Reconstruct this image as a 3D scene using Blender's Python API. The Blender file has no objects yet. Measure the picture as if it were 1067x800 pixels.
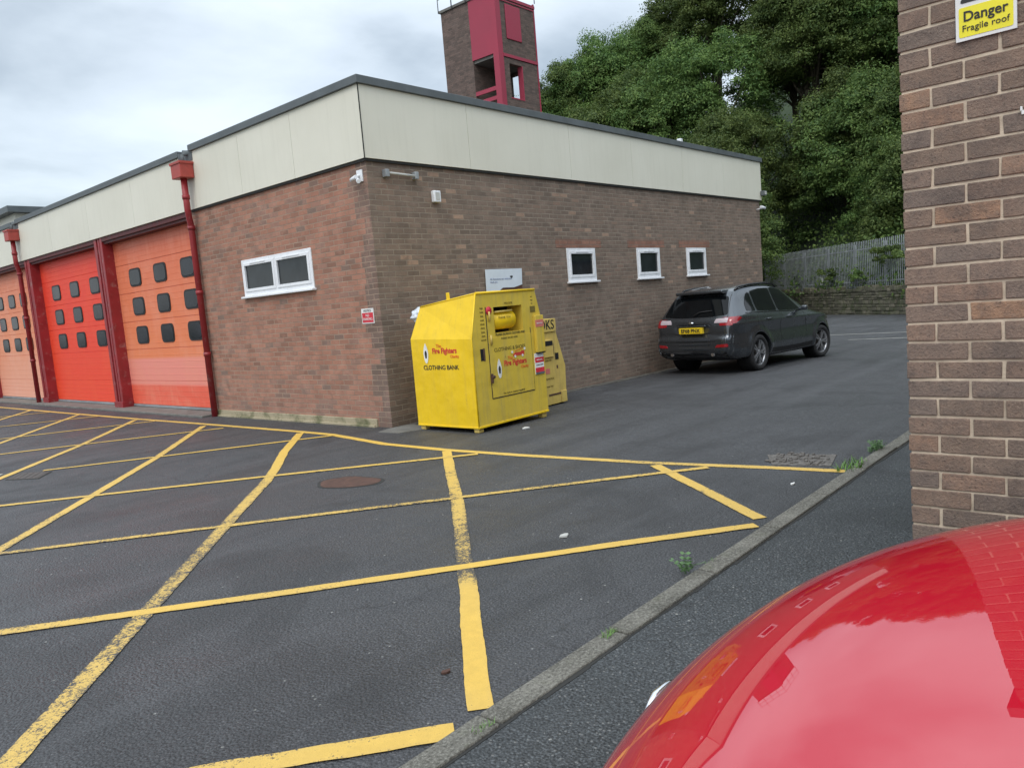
import bpy, bmesh, math, random
import numpy as np
from mathutils import Vector, Matrix
import mathutils
from mathutils.bvhtree import BVHTree
R = math.radians
scene = bpy.context.scene
C = bpy.data.collections.new("scene_objects"); scene.collection.children.link(C)

# ------------------------------------------------------------------ camera
cam_d = bpy.data.cameras.new("camera"); cam = bpy.data.objects.new("camera", cam_d); C.objects.link(cam)
CAM = Vector((-6.7682, -8.3245, 1.6))
cr = Vector((0.65577092, -0.75040654, -0.08279203)); cu = Vector((0.13396349, 0.00773727, 0.99095606)); cf = Vector((0.74297933, 0.66093128, -0.10560096))
cam.matrix_world = Matrix(((cr.x, cu.x, -cf.x, CAM.x), (cr.y, cu.y, -cf.y, CAM.y), (cr.z, cu.z, -cf.z, CAM.z), (0, 0, 0, 1)))
cam_d.sensor_width = 36; cam_d.lens = 795.76 / 1067 * 36; cam_d.clip_start = 0.05; cam_d.clip_end = 2000
scene.camera = cam

# ------------------------------------------------------------------ world / sky
SUN_EL, SUN_AZ = R(52), R(200)          # azimuth measured from +X towards +Y: behind and left of the camera
w = bpy.data.worlds.new("World"); scene.world = w; w.use_nodes = True
nt = w.node_tree; nt.nodes.clear()
def N(nt, t, **k):
    n = nt.nodes.new(t)
    for a, b in k.items():
        if a == 'i':
            for kk, vv in b.items(): n.inputs[kk].default_value = vv
        else: setattr(n, a, b)
    return n
out = N(nt, 'ShaderNodeOutputWorld')
sky = N(nt, 'ShaderNodeTexSky', sky_type='NISHITA', sun_disc=False, sun_elevation=SUN_EL, sun_rotation=R(90) - SUN_AZ)
sky.air_density = 1.0; sky.dust_density = 2.0
bg1 = N(nt, 'ShaderNodeBackground', i={'Strength': 0.05}); nt.links.new(sky.outputs[0], bg1.inputs[0])
tc = N(nt, 'ShaderNodeTexCoord'); sep = N(nt, 'ShaderNodeSeparateXYZ'); nt.links.new(tc.outputs['Generated'], sep.inputs[0])
zz = N(nt, 'ShaderNodeMath', operation='MAXIMUM', i={1: 0.0}); nt.links.new(sep.outputs[2], zz.inputs[0])
den = N(nt, 'ShaderNodeMath', operation='ADD', i={1: 0.22}); nt.links.new(zz.outputs[0], den.inputs[0])
dx = N(nt, 'ShaderNodeMath', operation='DIVIDE'); dy = N(nt, 'ShaderNodeMath', operation='DIVIDE')
nt.links.new(sep.outputs[0], dx.inputs[0]); nt.links.new(den.outputs[0], dx.inputs[1])
nt.links.new(sep.outputs[1], dy.inputs[0]); nt.links.new(den.outputs[0], dy.inputs[1])
cmb = N(nt, 'ShaderNodeCombineXYZ'); nt.links.new(dx.outputs[0], cmb.inputs[0]); nt.links.new(dy.outputs[0], cmb.inputs[1])
mp = N(nt, 'ShaderNodeMapping'); mp.inputs['Location'].default_value = (3.1, 1.35, 0); nt.links.new(cmb.outputs[0], mp.inputs[0])
n1 = N(nt, 'ShaderNodeTexNoise', i={'Scale': 1.15, 'Detail': 7.0, 'Roughness': 0.5, 'Distortion': 0.2}); nt.links.new(mp.outputs[0], n1.inputs['Vector'])
cr1 = N(nt, 'ShaderNodeValToRGB'); nt.links.new(n1.outputs[0], cr1.inputs[0])
e = cr1.color_ramp.elements; e[0].position = .36; e[0].color = (.33, .375, .405, 1); e[1].position = .62; e[1].color = (.73, .79, .835, 1)
m_ = cr1.color_ramp.elements.new(.48); m_.color = (.55, .605, .64, 1)
lift = N(nt, 'ShaderNodeMapRange', i={1: 0.30, 2: 0.8, 3: 1.0, 4: 2.1}); nt.links.new(sep.outputs[2], lift.inputs[0])
mul = N(nt, 'ShaderNodeVectorMath', operation='SCALE'); nt.links.new(cr1.outputs[0], mul.inputs[0]); nt.links.new(lift.outputs[0], mul.inputs['Scale'])
bg2 = N(nt, 'ShaderNodeBackground', i={'Strength': 0.95}); nt.links.new(mul.outputs[0], bg2.inputs[0])
add = N(nt, 'ShaderNodeAddShader'); nt.links.new(bg1.outputs[0], add.inputs[0]); nt.links.new(bg2.outputs[0], add.inputs[1])
nt.links.new(add.outputs[0], out.inputs[0])
sd = bpy.data.lights.new("sun", 'SUN'); sd.energy = 0.9; sd.angle = R(25); sd.color = (1, .97, .93)
so = bpy.data.objects.new("sun", sd); C.objects.link(so)
sdir = Vector((math.cos(SUN_EL) * math.cos(SUN_AZ), math.cos(SUN_EL) * math.sin(SUN_AZ), math.sin(SUN_EL)))
so.rotation_euler = sdir.to_track_quat('Z', 'Y').to_euler()
vs = scene.view_settings; vs.view_transform = 'Standard'; vs.look = 'None'; vs.exposure = 0.22; vs.gamma = 1; vs.use_curve_mapping = False
try:
    scene.cycles.use_denoising = True; scene.cycles.max_bounces = 8
except Exception: pass

# ------------------------------------------------------------------ materials
def newmat(name):
    m = bpy.data.materials.new(name); m.use_nodes = True; m.node_tree.nodes.clear()
    o = N(m.node_tree, 'ShaderNodeOutputMaterial'); b = N(m.node_tree, 'ShaderNodeBsdfPrincipled'); m.node_tree.links.new(b.outputs[0], o.inputs[0])
    return m, m.node_tree, b
def c4(c): return (c[0], c[1], c[2], 1)
def ramp(nt, fac, stops, interp='LINEAR'):
    r = N(nt, 'ShaderNodeValToRGB'); cr_ = r.color_ramp; cr_.interpolation = interp
    while len(cr_.elements) > 1: cr_.elements.remove(cr_.elements[-1])
    cr_.elements[0].position = stops[0][0]; cr_.elements[0].color = c4(stops[0][1])
    for p, c in stops[1:]:
        e_ = cr_.elements.new(p); e_.color = c4(c)
    nt.links.new(fac, r.inputs[0]); return r.outputs[0]
def mixc(nt, fac, a, b, mode='MIX'):
    m = N(nt, 'ShaderNodeMix', data_type='RGBA', blend_type=mode)
    for s, v in ((0, fac), (6, a), (7, b)):
        if hasattr(v, 'is_output') or isinstance(v, bpy.types.NodeSocket): nt.links.new(v, m.inputs[s])
        else: m.inputs[s].default_value = v if s == 0 else c4(v)
    return m.outputs[2]
def noise(nt, vec, scale, detail=4, rough=.55, dist=0):
    n = N(nt, 'ShaderNodeTexNoise', i={'Scale': scale, 'Detail': detail, 'Roughness': rough, 'Distortion': dist})
    nt.links.new(vec, n.inputs['Vector']); return n.outputs[0]
def mrange(nt, v, a, b, c, d):
    m = N(nt, 'ShaderNodeMapRange', i={1: a, 2: b, 3: c, 4: d}); nt.links.new(v, m.inputs[0]); return m.outputs[0]
def math_(nt, op, a, b=0.0):
    m = N(nt, 'ShaderNodeMath', operation=op)
    for s, v in ((0, a), (1, b)):
        if isinstance(v, bpy.types.NodeSocket): nt.links.new(v, m.inputs[s])
        else: m.inputs[s].default_value = v
    return m.outputs[0]
def bumpn(nt, b, h, strength=.3, dist=.01):
    bp = N(nt, 'ShaderNodeBump', i={'Strength': strength, 'Distance': dist}); nt.links.new(h, bp.inputs['Height']); nt.links.new(bp.outputs[0], b.inputs['Normal'])
def pmat(name, col, rough=.5, metal=0, var=.12, scale=6, bump=0, coat=0, dirt=None, dirt_amt=.5, emit=None, spec=.5, dark_scale=None):
    m, nt, b = newmat(name)
    t = N(nt, 'ShaderNodeTexCoord').outputs['Object']
    n = noise(nt, t, scale, 5)
    c = mixc(nt, mrange(nt, n, .3, .7, 0, 1), [x * (1 - var) for x in col], [min(1, x * (1 + var)) for x in col])
    if dirt:
        n2 = noise(nt, t, scale * 2.3, 8, .65, .4)
        c = mixc(nt, mrange(nt, n2, .56, .68, 0, dirt_amt), c, dirt)
    nt.links.new(c, b.inputs['Base Color'])
    b.inputs['Metallic'].default_value = metal; b.inputs['Specular IOR Level'].default_value = spec
    nt.links.new(mrange(nt, n, .3, .7, max(0, rough - .07), min(1, rough + .07)), b.inputs['Roughness'])
    if coat: b.inputs['Coat Weight'].default_value = coat; b.inputs['Coat Roughness'].default_value = .02
    if bump: bumpn(nt, b, noise(nt, t, scale * 8, 4), bump, .004)
    return m
def brickmat(name, stops, mortar=(.30, .25, .20), quoin=None, pale=None, stain=.25, msize=.006):
    m, nt, b = newmat(name)
    uv = N(nt, 'ShaderNodeUVMap').outputs[0]
    wob = N(nt, 'ShaderNodeTexNoise', i={'Scale': 9.0, 'Detail': 2.0}); nt.links.new(uv, wob.inputs['Vector'])
    sub = N(nt, 'ShaderNodeVectorMath', operation='MULTIPLY_ADD'); nt.links.new(wob.outputs['Color'], sub.inputs[0]); sub.inputs[1].default_value = (.006, .006, 0); nt.links.new(uv, sub.inputs[2])
    def bt(c1, c2):
        k = N(nt, 'ShaderNodeTexBrick', offset=.5, i={'Color1': c1, 'Color2': c2, 'Mortar': (0, 0, 0, 1), 'Scale': 1.0, 'Mortar Size': msize, 'Mortar Smooth': .25, 'Brick Width': .225, 'Row Height': .075})
        nt.links.new(sub.outputs[0], k.inputs['Vector']); return k
    k = bt((0, 0, 0, 1), (1, 1, 1, 1))
    tint = k.outputs['Color']
    col = ramp(nt, tint, stops)
    spt = noise(nt, uv, 60, 4, .7)
    if quoin:
        sp = N(nt, 'ShaderNodeSeparateXYZ'); nt.links.new(uv, sp.inputs[0])
        fl = math_(nt, 'FLOOR', math_(nt, 'DIVIDE', sp.outputs[1], .225))
        wn = N(nt, 'ShaderNodeTexWhiteNoise', noise_dimensions='1D'); nt.links.new(fl, wn.inputs['W'])
        edge = math_(nt, 'MULTIPLY_ADD', wn.outputs[0], .26); edge.node.inputs[2].default_value = .12
        qm = math_(nt, 'LESS_THAN', math_(nt, 'ABSOLUTE', sp.outputs[0]), edge)
        col = mixc(nt, qm, col, ramp(nt, tint, quoin))
        lowm = mrange(nt, sp.outputs[1], .15, .9, .25, 0)
        col = mixc(nt, lowm, col, (.33, .21, .17))
    if pale:
        pm = math_(nt, 'GREATER_THAN', tint, .965)
        col = mixc(nt, pm, col, pale)
    big = noise(nt, uv, .55, 5, .6)
    col = mixc(nt, mrange(nt, big, .35, .7, 0, stain), col, [x * .62 for x in stops[len(stops) // 2][1]])
    med = noise(nt, uv, 2.8, 6, .7, .5)
    col = mixc(nt, mrange(nt, med, .5, .68, 0, .45), col, [min(1, x * 1.3 + .03) for x in stops[len(stops) // 2][1]])
    col = mixc(nt, mrange(nt, med, .47, .33, 0, .5), col, [x * .55 for x in stops[len(stops) // 2][1]])
    col = mixc(nt, mrange(nt, spt, .35, .75, 0, .35), col, (.12, .10, .09))
    mn = noise(nt, uv, 3.5, 4)
    mcol = mixc(nt, mrange(nt, mn, .35, .65, 0, 1), [x * .62 for x in mortar], mortar)
    col = mixc(nt, k.outputs['Fac'], col, mcol)
    nt.links.new(col, b.inputs['Base Color']); b.inputs['Roughness'].default_value = .88; b.inputs['Specular IOR Level'].default_value = .25
    h = math_(nt, 'SUBTRACT', math_(nt, 'MULTIPLY', spt, .25), k.outputs['Fac'])
    bumpn(nt, b, h, .6, .006)
    return m
M = {}
M['brick_front'] = brickmat('orange_brick', [(0, (.26, .14, .10)), (.3, (.40, .19, .13)), (.6, (.45, .22, .15)), (.85, (.36, .20, .15)), (1, (.22, .16, .13))],
                            mortar=(.39, .285, .215), msize=.007, quoin=[(0, (.14, .11, .09)), (.5, (.19, .145, .12)), (1, (.24, .17, .14))], stain=.3)
M['brick_side'] = brickmat('brown_brick', [(0, (.17, .13, .102)), (.35, (.215, .16, .125)), (.7, (.245, .178, .137)), (.9, (.265, .19, .143)), (1, (.31, .195, .143))],
                           mortar=(.31, .255, .20), pale=(.42, .28, .20), stain=.4, msize=.008)
M['brick_red'] = brickmat('red_brick', [(0, (.25, .12, .085)), (1, (.33, .165, .115))], mortar=(.25, .19, .15))
M['brick_tower'] = brickmat('dark_brick', [(0, (.10, .075, .065)), (.5, (.15, .105, .09)), (1, (.19, .13, .11))], mortar=(.14, .12, .10))

def fine_brick():
    m, nt, b = newmat('near_brick')
    g = N(nt, 'ShaderNodeNewGeometry'); t = N(nt, 'ShaderNodeTexCoord').outputs['Object']
    col = ramp(nt, g.outputs['Random Per Island'], [(0, (.19, .145, .118)), (.25, (.25, .18, .135)), (.5, (.29, .20, .15)), (.7, (.245, .19, .155)), (.86, (.33, .215, .155)), (.95, (.44, .26, .16)), (1, (.19, .145, .12))])
    n = noise(nt, t, 22, 6, .7); n2 = noise(nt, t, 95, 4, .75)
    n3 = noise(nt, t, 5, 6, .7, .6)
    col = mixc(nt, mrange(nt, n, .38, .66, 0, .6), col, (.15, .12, .105)); col = mixc(nt, mrange(nt, n3, .5, .68, 0, .5), col, (.33, .235, .175)); col = mixc(nt, mrange(nt, n3, .46, .32, 0, .6), col, (.115, .092, .082))
    col = mixc(nt, mrange(nt, n2, .58, .68, 0, .8), col, (.06, .05, .045)); col = mixc(nt, mrange(nt, n2, .42, .32, 0, .5), col, (.40, .31, .24))
    nt.links.new(col, b.inputs['Base Color']); b.inputs['Roughness'].default_value = .85; b.inputs['Specular IOR Level'].default_value = .3
    bumpn(nt, b, math_(nt, 'ADD', n, math_(nt, 'MULTIPLY', n2, 1.2)), 1.0, .007)
    return m
M['near_brick'] = fine_brick()
M['near_mortar'] = pmat('near_mortar', (.58, .485, .37), .95, var=.2, scale=14, bump=.6, spec=.2)

def asphalt(name, base=(.055, .0565, .060), light=(.16, .16, .16), rlo=.42, rhi=.72):
    m, nt, b = newmat(name)
    t = N(nt, 'ShaderNodeTexCoord').outputs['Object']
    big = noise(nt, t, .35, 6, .6, .6); mid = noise(nt, t, 2.2, 6, .62, .3); fin = noise(nt, t, 85, 3, .8)
    v = N(nt, 'ShaderNodeTexVoronoi', feature='F1', i={'Scale': 75.0}); nt.links.new(t, v.inputs['Vector'])
    v2 = N(nt, 'ShaderNodeTexVoronoi', feature='F1', i={'Scale': 34.0, 'Randomness': 1.0}); nt.links.new(t, v2.inputs['Vector'])
    c = mixc(nt, mrange(nt, big, .3, .7, 0, 1), [x * .72 for x in base], [x * 1.25 for x in base])
    c = mixc(nt, mrange(nt, mid, .35, .7, 0, .5), c, [x * .65 for x in base])
    c = mixc(nt, mrange(nt, fin, .50, .68, 0, .85), c, [x * 2.9 for x in base]); c = mixc(nt, mrange(nt, fin, .50, .36, 0, .85), c, [x * .35 for x in base])
    wn = N(nt, 'ShaderNodeSeparateColor'); nt.links.new(v.outputs['Color'], wn.inputs[0])
    chip = math_(nt, 'MULTIPLY', math_(nt, 'GREATER_THAN', wn.outputs[0], .91), math_(nt, 'LESS_THAN', v.outputs['Distance'], .42))
    c = mixc(nt, math_(nt, 'MULTIPLY', chip, .55), c, light)
    wn2 = N(nt, 'ShaderNodeSeparateColor'); nt.links.new(v2.outputs['Color'], wn2.inputs[0])
    chip2 = math_(nt, 'MULTIPLY', math_(nt, 'GREATER_THAN', wn2.outputs[1], .985), math_(nt, 'LESS_THAN', v2.outputs['Distance'], .22))
    c = mixc(nt, chip2, c, (.32, .32, .30))
    nt.links.new(c, b.inputs['Base Color'])
    damp = noise(nt, t, .55, 5, .6, 1.2)
    dm = mrange(nt, damp, .54, .62, 0, 1); c = mixc(nt, math_(nt, 'MULTIPLY', dm, .34), c, [x * .35 for x in base])
    mpt = N(nt, 'ShaderNodeMapping'); mpt.inputs['Scale'].default_value = (.12, 1.6, 1); mpt.inputs['Rotation'].default_value = (0, 0, .12); nt.links.new(t, mpt.inputs[0])
    trk = noise(nt, mpt.outputs[0], 1.3, 4, .5); c = mixc(nt, mrange(nt, trk, .55, .66, 0, .38), c, [x * 1.7 for x in base]); c = mixc(nt, mrange(nt, trk, .44, .36, 0, .35), c, [x * .45 for x in base])
    wv = N(nt, 'ShaderNodeTexVoronoi', feature='DISTANCE_TO_EDGE', i={'Scale': .42}); wob_ = N(nt, 'ShaderNodeVectorMath', operation='MULTIPLY_ADD'); nz = N(nt, 'ShaderNodeTexNoise', i={'Scale': 2.2, 'Detail': 6.0}); nt.links.new(t, nz.inputs['Vector']); nt.links.new(nz.outputs['Color'], wob_.inputs[0]); wob_.inputs[1].default_value = (.5, .5, 0); nt.links.new(t, wob_.inputs[2]); nt.links.new(wob_.outputs[0], wv.inputs['Vector'])
    crk = math_(nt, 'MULTIPLY', math_(nt, 'LESS_THAN', wv.outputs['Distance'], .0022), mrange(nt, big, .50, .56, 0, 1)); c = mixc(nt, math_(nt, 'MULTIPLY', crk, .35), c, (.012, .012, .012))
    nt.links.new(c, b.inputs['Base Color'])
    rr = math_(nt, 'ADD', mrange(nt, big, .35, .65, rlo, rhi), mrange(nt, mid, .3, .7, -.08, .08))
    nt.links.new(rr, b.inputs['Roughness']); b.inputs['Specular IOR Level'].default_value = .5
    bumpn(nt, b, math_(nt, 'ADD', math_(nt, 'MULTIPLY', fin, .5), math_(nt, 'MULTIPLY', v.outputs['Distance'], -1.2)), 1.0, .008)
    return m
M['yard'] = asphalt('yard_asphalt')
M['pave'] = asphalt('pavement_asphalt', (.050, .055, .058), (.26, .26, .25), .5, .8)
def paint(name, col):
    m, nt, b = newmat(name)
    t = N(nt, 'ShaderNodeTexCoord').outputs['Object']
    at = N(nt, 'ShaderNodeAttribute', attribute_name='wear').outputs['Fac']
    fin = noise(nt, t, 80, 4, .8); mid = noise(nt, t, 1.9, 5, .6); mm = noise(nt, t, 13, 5, .7)
    fac = math_(nt, 'ADD', math_(nt, 'MULTIPLY', fin, .8), math_(nt, 'ADD', math_(nt, 'MULTIPLY', mid, .3), math_(nt, 'MULTIPLY', mm, .4)))   # centred on .75
    thr = mrange(nt, at, 0, 1, .98, .66)
    wear = mrange(nt, math_(nt, 'SUBTRACT', fac, thr), -.03, .05, 0, 1)
    c = mixc(nt, mrange(nt, mm, .3, .7, 0, 1), [x * .84 for x in col], col)
    c = mixc(nt, math_(nt, 'MULTIPLY', at, .35), c, (.40, .34, .20))
    c = mixc(nt, wear, c, (.062, .060, .058))
    nt.links.new(c, b.inputs['Base Color']); b.inputs['Roughness'].default_value = .6
    bumpn(nt, b, fin, .6, .005)
    return m
M['paint_y'] = paint('yellow_paint', (.76, .485, .085)); M['paint_white'] = paint('white_paint', (.62, .62, .58))
def kerbmat():
    m, nt, b = newmat('kerb_concrete')
    t = N(nt, 'ShaderNodeTexCoord').outputs['Object']
    n = noise(nt, t, 3, 6, .65); f = noise(nt, t, 70, 4, .8); g = noise(nt, t, 6, 5, .7)
    c = mixc(nt, mrange(nt, n, .35, .65, 0, 1), (.10, .095, .078), (.21, .20, .17))
    c = mixc(nt, mrange(nt, f, .5, .68, 0, .9), c, (.34, .33, .29)); c = mixc(nt, mrange(nt, f, .48, .36, 0, .8), c, (.05, .048, .04))
    c = mixc(nt, mrange(nt, g, .58, .72, 0, .6), c, (.075, .085, .04))
    nt.links.new(c, b.inputs['Base Color']); b.inputs['Roughness'].default_value = .85; bumpn(nt, b, math_(nt, 'ADD', f, n), .9, .010)
    return m
M['kerb'] = kerbmat()
M['concrete'] = pmat('concrete', (.16, .155, .14), .85, var=.25, scale=3, bump=.5, dirt=(.09, .09, .06), dirt_amt=.5)
def plinthmat():
    m, nt, b = newmat('plinth_render')
    t = N(nt, 'ShaderNodeTexCoord').outputs['Object']
    n = noise(nt, t, 2.5, 6, .65, .3); f = noise(nt, t, 50, 4, .7)
    c = mixc(nt, mrange(nt, f, .3, .7, 0, 1), (.34, .29, .19), (.43, .37, .25))
    c = mixc(nt, mrange(nt, n, .48, .62, 0, .85), c, (.10, .11, .045))
    nt.links.new(c, b.inputs['Base Color']); b.inputs['Roughness'].default_value = .9; bumpn(nt, b, math_(nt, 'ADD', f, n), .5, .01)
    return m
M['plinth'] = plinthmat()
M['earth'] = pmat('earth', (.028, .045, .018), .95, var=.5, scale=.5, bump=.6)
def fasciamat():
    m, nt, b = newmat('cream_fascia'); t = N(nt, 'ShaderNodeTexCoord').outputs['Object']
    mp_ = N(nt, 'ShaderNodeMapping'); mp_.inputs['Scale'].default_value = (5, 5, .35); nt.links.new(t, mp_.inputs[0])
    st = noise(nt, mp_.outputs[0], 2.2, 7, .7); n = noise(nt, t, .8, 5, .6)
    c = mixc(nt, mrange(nt, n, .3, .7, 0, 1), (.69, .665, .555), (.745, .72, .61)); c = mixc(nt, mrange(nt, st, .50, .78, 0, .22), c, (.50, .475, .38))
    nt.links.new(c, b.inputs['Base Color']); b.inputs['Roughness'].default_value = .5; bumpn(nt, b, n, .25, .03); return m
M['fascia'] = fasciamat()
M['coping'] = pmat('grey_coping', (.10, .115, .12), .55, var=.2, scale=3)
M['roof'] = pmat('roof_felt', (.07, .07, .075), .9, var=.3, scale=2)
M['upvc'] = pmat('white_upvc', (.80, .81, .83), .3, var=.03, scale=5)
M['glass'] = pmat('dark_glass', (.018, .022, .026), .05, var=.5, scale=2.5, spec=.5)
M['carglass'] = pmat('tinted_car_glass', (.004, .005, .006), .03, var=.2, spec=.22)
M['portglass'] = pmat('door_window_glass', (.018, .020, .026), .15, var=.5, scale=1.5, spec=.22)
M['black'] = pmat('black_rubber', (.012, .012, .013), .6, var=.2)
M['blackgloss'] = pmat('black_gloss', (.01, .01, .012), .15, var=.2)
M['darkred'] = pmat('dark_red_paint', (.27, .022, .026), .45, var=.2, scale=3, dirt=(.36, .24, .22), dirt_amt=.45)
M['hopper'] = pmat('faded_red_paint', (.40, .06, .045), .5, var=.15, scale=5, dirt=(.20, .04, .03), dirt_amt=.5)
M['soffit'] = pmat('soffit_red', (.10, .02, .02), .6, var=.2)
M['panelred'] = pmat('tower_red_panel', (.34, .030, .062), .5, var=.08, scale=.8)
M['galv'] = pmat('galvanised_steel', (.31, .33, .34), .5, metal=.25, var=.2, scale=3)
M['greyplastic'] = pmat('grey_plastic', (.50, .50, .47), .5)
M['white'] = pmat('white_plastic', (.78, .80, .82), .4, var=.05)
M['chrome'] = pmat('chrome', (.75, .77, .8), .12, metal=1, var=.05)
M['alloy'] = pmat('alloy_wheel', (.42, .43, .45), .3, metal=.8, var=.1)
M['tyre'] = pmat('tyre_rubber', (.018, .018, .019), .8, var=.3, scale=20, bump=.3)
M['dark'] = pmat('dark_inside', (.006, .006, .007), .8)
M['redlens'] = pmat('red_lens', (.30, .008, .014), .12, var=.1, coat=1)
M['clearlens'] = pmat('clear_lens', (.50, .42, .45), .1, var=.1, coat=1)
M['orangelens'] = pmat('orange_lens', (.75, .22, .02), .15, coat=1)
M['yplate'] = pmat('yellow_plate', (.80, .56, .02), .4, var=.04)
M['ink'] = pmat('black_ink', (.02, .02, .02), .6)
M['inkfade'] = pmat('faded_ink', (.16, .12, .02), .7)
M['redink'] = pmat('red_ink', (.60, .05, .03), .6)
M['orangeink'] = pmat('orange_ink', (.75, .16, .02), .6)
M['blueink'] = pmat('blue_ink', (.25, .30, .45), .6)
M['sticker_red'] = pmat('red_sticker', (.62, .03, .05), .45)
M['sticker_pink'] = pmat('faded_red_sticker', (.66, .20, .16), .5)
M['paper'] = pmat('white_paper', (.76, .76, .74), .6, var=.05)
M['board'] = pmat('pale_blue_board', (.66, .73, .80), .4, var=.05)
M['signyellow'] = pmat('sign_yellow', (.85, .76, .03), .4, var=.03)
def steel(name, col, rough, streak, amt, rust):
    m, nt, b = newmat(name); t = N(nt, 'ShaderNodeTexCoord').outputs['Object']
    mp_ = N(nt, 'ShaderNodeMapping'); mp_.inputs['Scale'].default_value = (7, 7, .8); nt.links.new(t, mp_.inputs[0])
    st = noise(nt, mp_.outputs[0], 2.0, 7, .65); n = noise(nt, t, 1.3, 5, .6); sp_ = noise(nt, t, 38, 6, .8); dn = noise(nt, t, 4.5, 2, .4)
    c = mixc(nt, mrange(nt, n, .3, .7, 0, 1), [x * .93 for x in col], [min(1, x * 1.05) for x in col])
    c = mixc(nt, mrange(nt, st, .47, .72, 0, amt), c, streak)
    c = mixc(nt, mrange(nt, math_(nt, 'ADD', math_(nt, 'MULTIPLY', sp_, .7), math_(nt, 'MULTIPLY', st, .3)), .60, .66, 0, .8), c, rust)
    nt.links.new(c, b.inputs['Base Color']); nt.links.new(mrange(nt, st, .3, .7, rough - .08, rough + .12), b.inputs['Roughness'])
    bumpn(nt, b, dn, .5, .03); return m
M['bin'] = steel('yellow_bin_steel', (.87, .575, .010), .36, (.60, .42, .05), .30, (.20, .12, .04))
M['bin_old'] = steel('weathered_yellow_steel', (.68, .49, .055), .5, (.44, .34, .10), .55, (.16, .09, .04))
M['bin_pale'] = steel('pale_yellow_steel', (.64, .47, .12), .55, (.42, .30, .12), .6, (.22, .10, .05))
M['rust'] = pmat('rusty_iron', (.085, .042, .030), .8, var=.35, scale=12, bump=.6)
M['iron'] = pmat('cast_iron', (.075, .065, .058), .65, var=.35, scale=14, bump=.5)
M['rubble'] = pmat('broken_asphalt', (.13, .12, .11), .9, var=.5, scale=25, bump=.9)
M['bag'] = pmat('white_bag', (.62, .67, .74), .45, var=.08)
M['grassleaf'] = pmat('weed_leaf', (.13, .27, .05), .6, var=.3, scale=30)
M['fernleaf'] = pmat('fern_leaf', (.12, .22, .09), .6, var=.3, scale=30)
M['joint'] = pmat('dark_joint', (.03, .03, .028), .9)
M['wood'] = pmat('torn_board', (.10, .045, .03), .85, var=.4, scale=10)

def suvpaint():
    m, nt, b = newmat('grey_metallic_paint')
    t = N(nt, 'ShaderNodeTexCoord').outputs['Object']
    b.inputs['Base Color'].default_value = (.082, .093, .106, 1); b.inputs['Metallic'].default_value = .8; b.inputs['Roughness'].default_value = .34
    b.inputs['Coat Weight'].default_value = 1; b.inputs['Coat Roughness'].default_value = .03
    n = noise(nt, t, 3, 5); nt.links.new(mrange(nt, n, .3, .7, .24, .32), b.inputs['Roughness'])
    return m
M['suv'] = suvpaint()
def redpaint():
    m, nt, b = newmat('glossy_red_car_paint')
    t = N(nt, 'ShaderNodeTexCoord').outputs['Object']
    f = noise(nt, t, 60, 3, .6)
    v = N(nt, 'ShaderNodeTexVoronoi', feature='F1', i={'Scale': 26.0}); nt.links.new(t, v.inputs['Vector'])
    s = N(nt, 'ShaderNodeSeparateColor'); nt.links.new(v.outputs['Color'], s.inputs[0])
    spot = math_(nt, 'MULTIPLY', math_(nt, 'GREATER_THAN', s.outputs[0], .9), math_(nt, 'LESS_THAN', v.outputs['Distance'], .07))
    c = mixc(nt, math_(nt, 'MULTIPLY', spot, .6), (.46, .003, .018), (.60, .25, .22)); b.inputs['Specular IOR Level'].default_value = .05
    nt.links.new(c, b.inputs['Base Color']); b.inputs['Roughness'].default_value = .35
    b.inputs['Coat Weight'].default_value = 1; b.inputs['Coat IOR'].default_value = 1.95
    b.inputs['Coat Roughness'].default_value = .0
    return m
M['redcar'] = redpaint()
def leafmat(name, a, b_, c_):
    m, nt, b = newmat(name)
    g = N(nt, 'ShaderNodeNewGeometry'); t = N(nt, 'ShaderNodeTexCoord').outputs['Object']
    oi = N(nt, 'ShaderNodeObjectInfo')
    col = ramp(nt, g.outputs['Random Per Island'], [(0, a), (.55, b_), (1, c_)])
    n = noise(nt, t, .9, 4, .6)
    col = mixc(nt, mrange(nt, n, .48, .66, 0, .75), col, [x * .95 for x in c_]); col = mixc(nt, mrange(nt, n, .46, .34, 0, .6), col, [x * .6 for x in a])
    hs = N(nt, 'ShaderNodeHueSaturation'); nt.links.new(col, hs.inputs['Color'])
    nt.links.new(mrange(nt, oi.outputs['Random'], 0, 1, .70, 1.2), hs.inputs['Value']); nt.links.new(mrange(nt, oi.outputs['Random'], 0, 1, .485, .515), hs.inputs['Hue'])
    nt.links.new(hs.outputs[0], b.inputs['Base Color']); b.inputs['Roughness'].default_value = .6; b.inputs['Specular IOR Level'].default_value = .25
    tr = N(nt, 'ShaderNodeBsdfTranslucent'); nt.links.new(hs.outputs[0], tr.inputs[0])
    mx = N(nt, 'ShaderNodeMixShader', i={0: .33}); nt.links.new(b.outputs[0], mx.inputs[1]); nt.links.new(tr.outputs[0], mx.inputs[2])
    nt.links.new(mx.outputs[0], [q for q in nt.nodes if q.type == 'OUTPUT_MATERIAL'][0].inputs[0])
    return m
M['leaf'] = leafmat('broadleaf', (.062, .116, .036), (.104, .170, .046), (.185, .255, .068))
M['bark'] = pmat('bark', (.09, .075, .055), .9, var=.3, scale=8, bump=.7)
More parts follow.
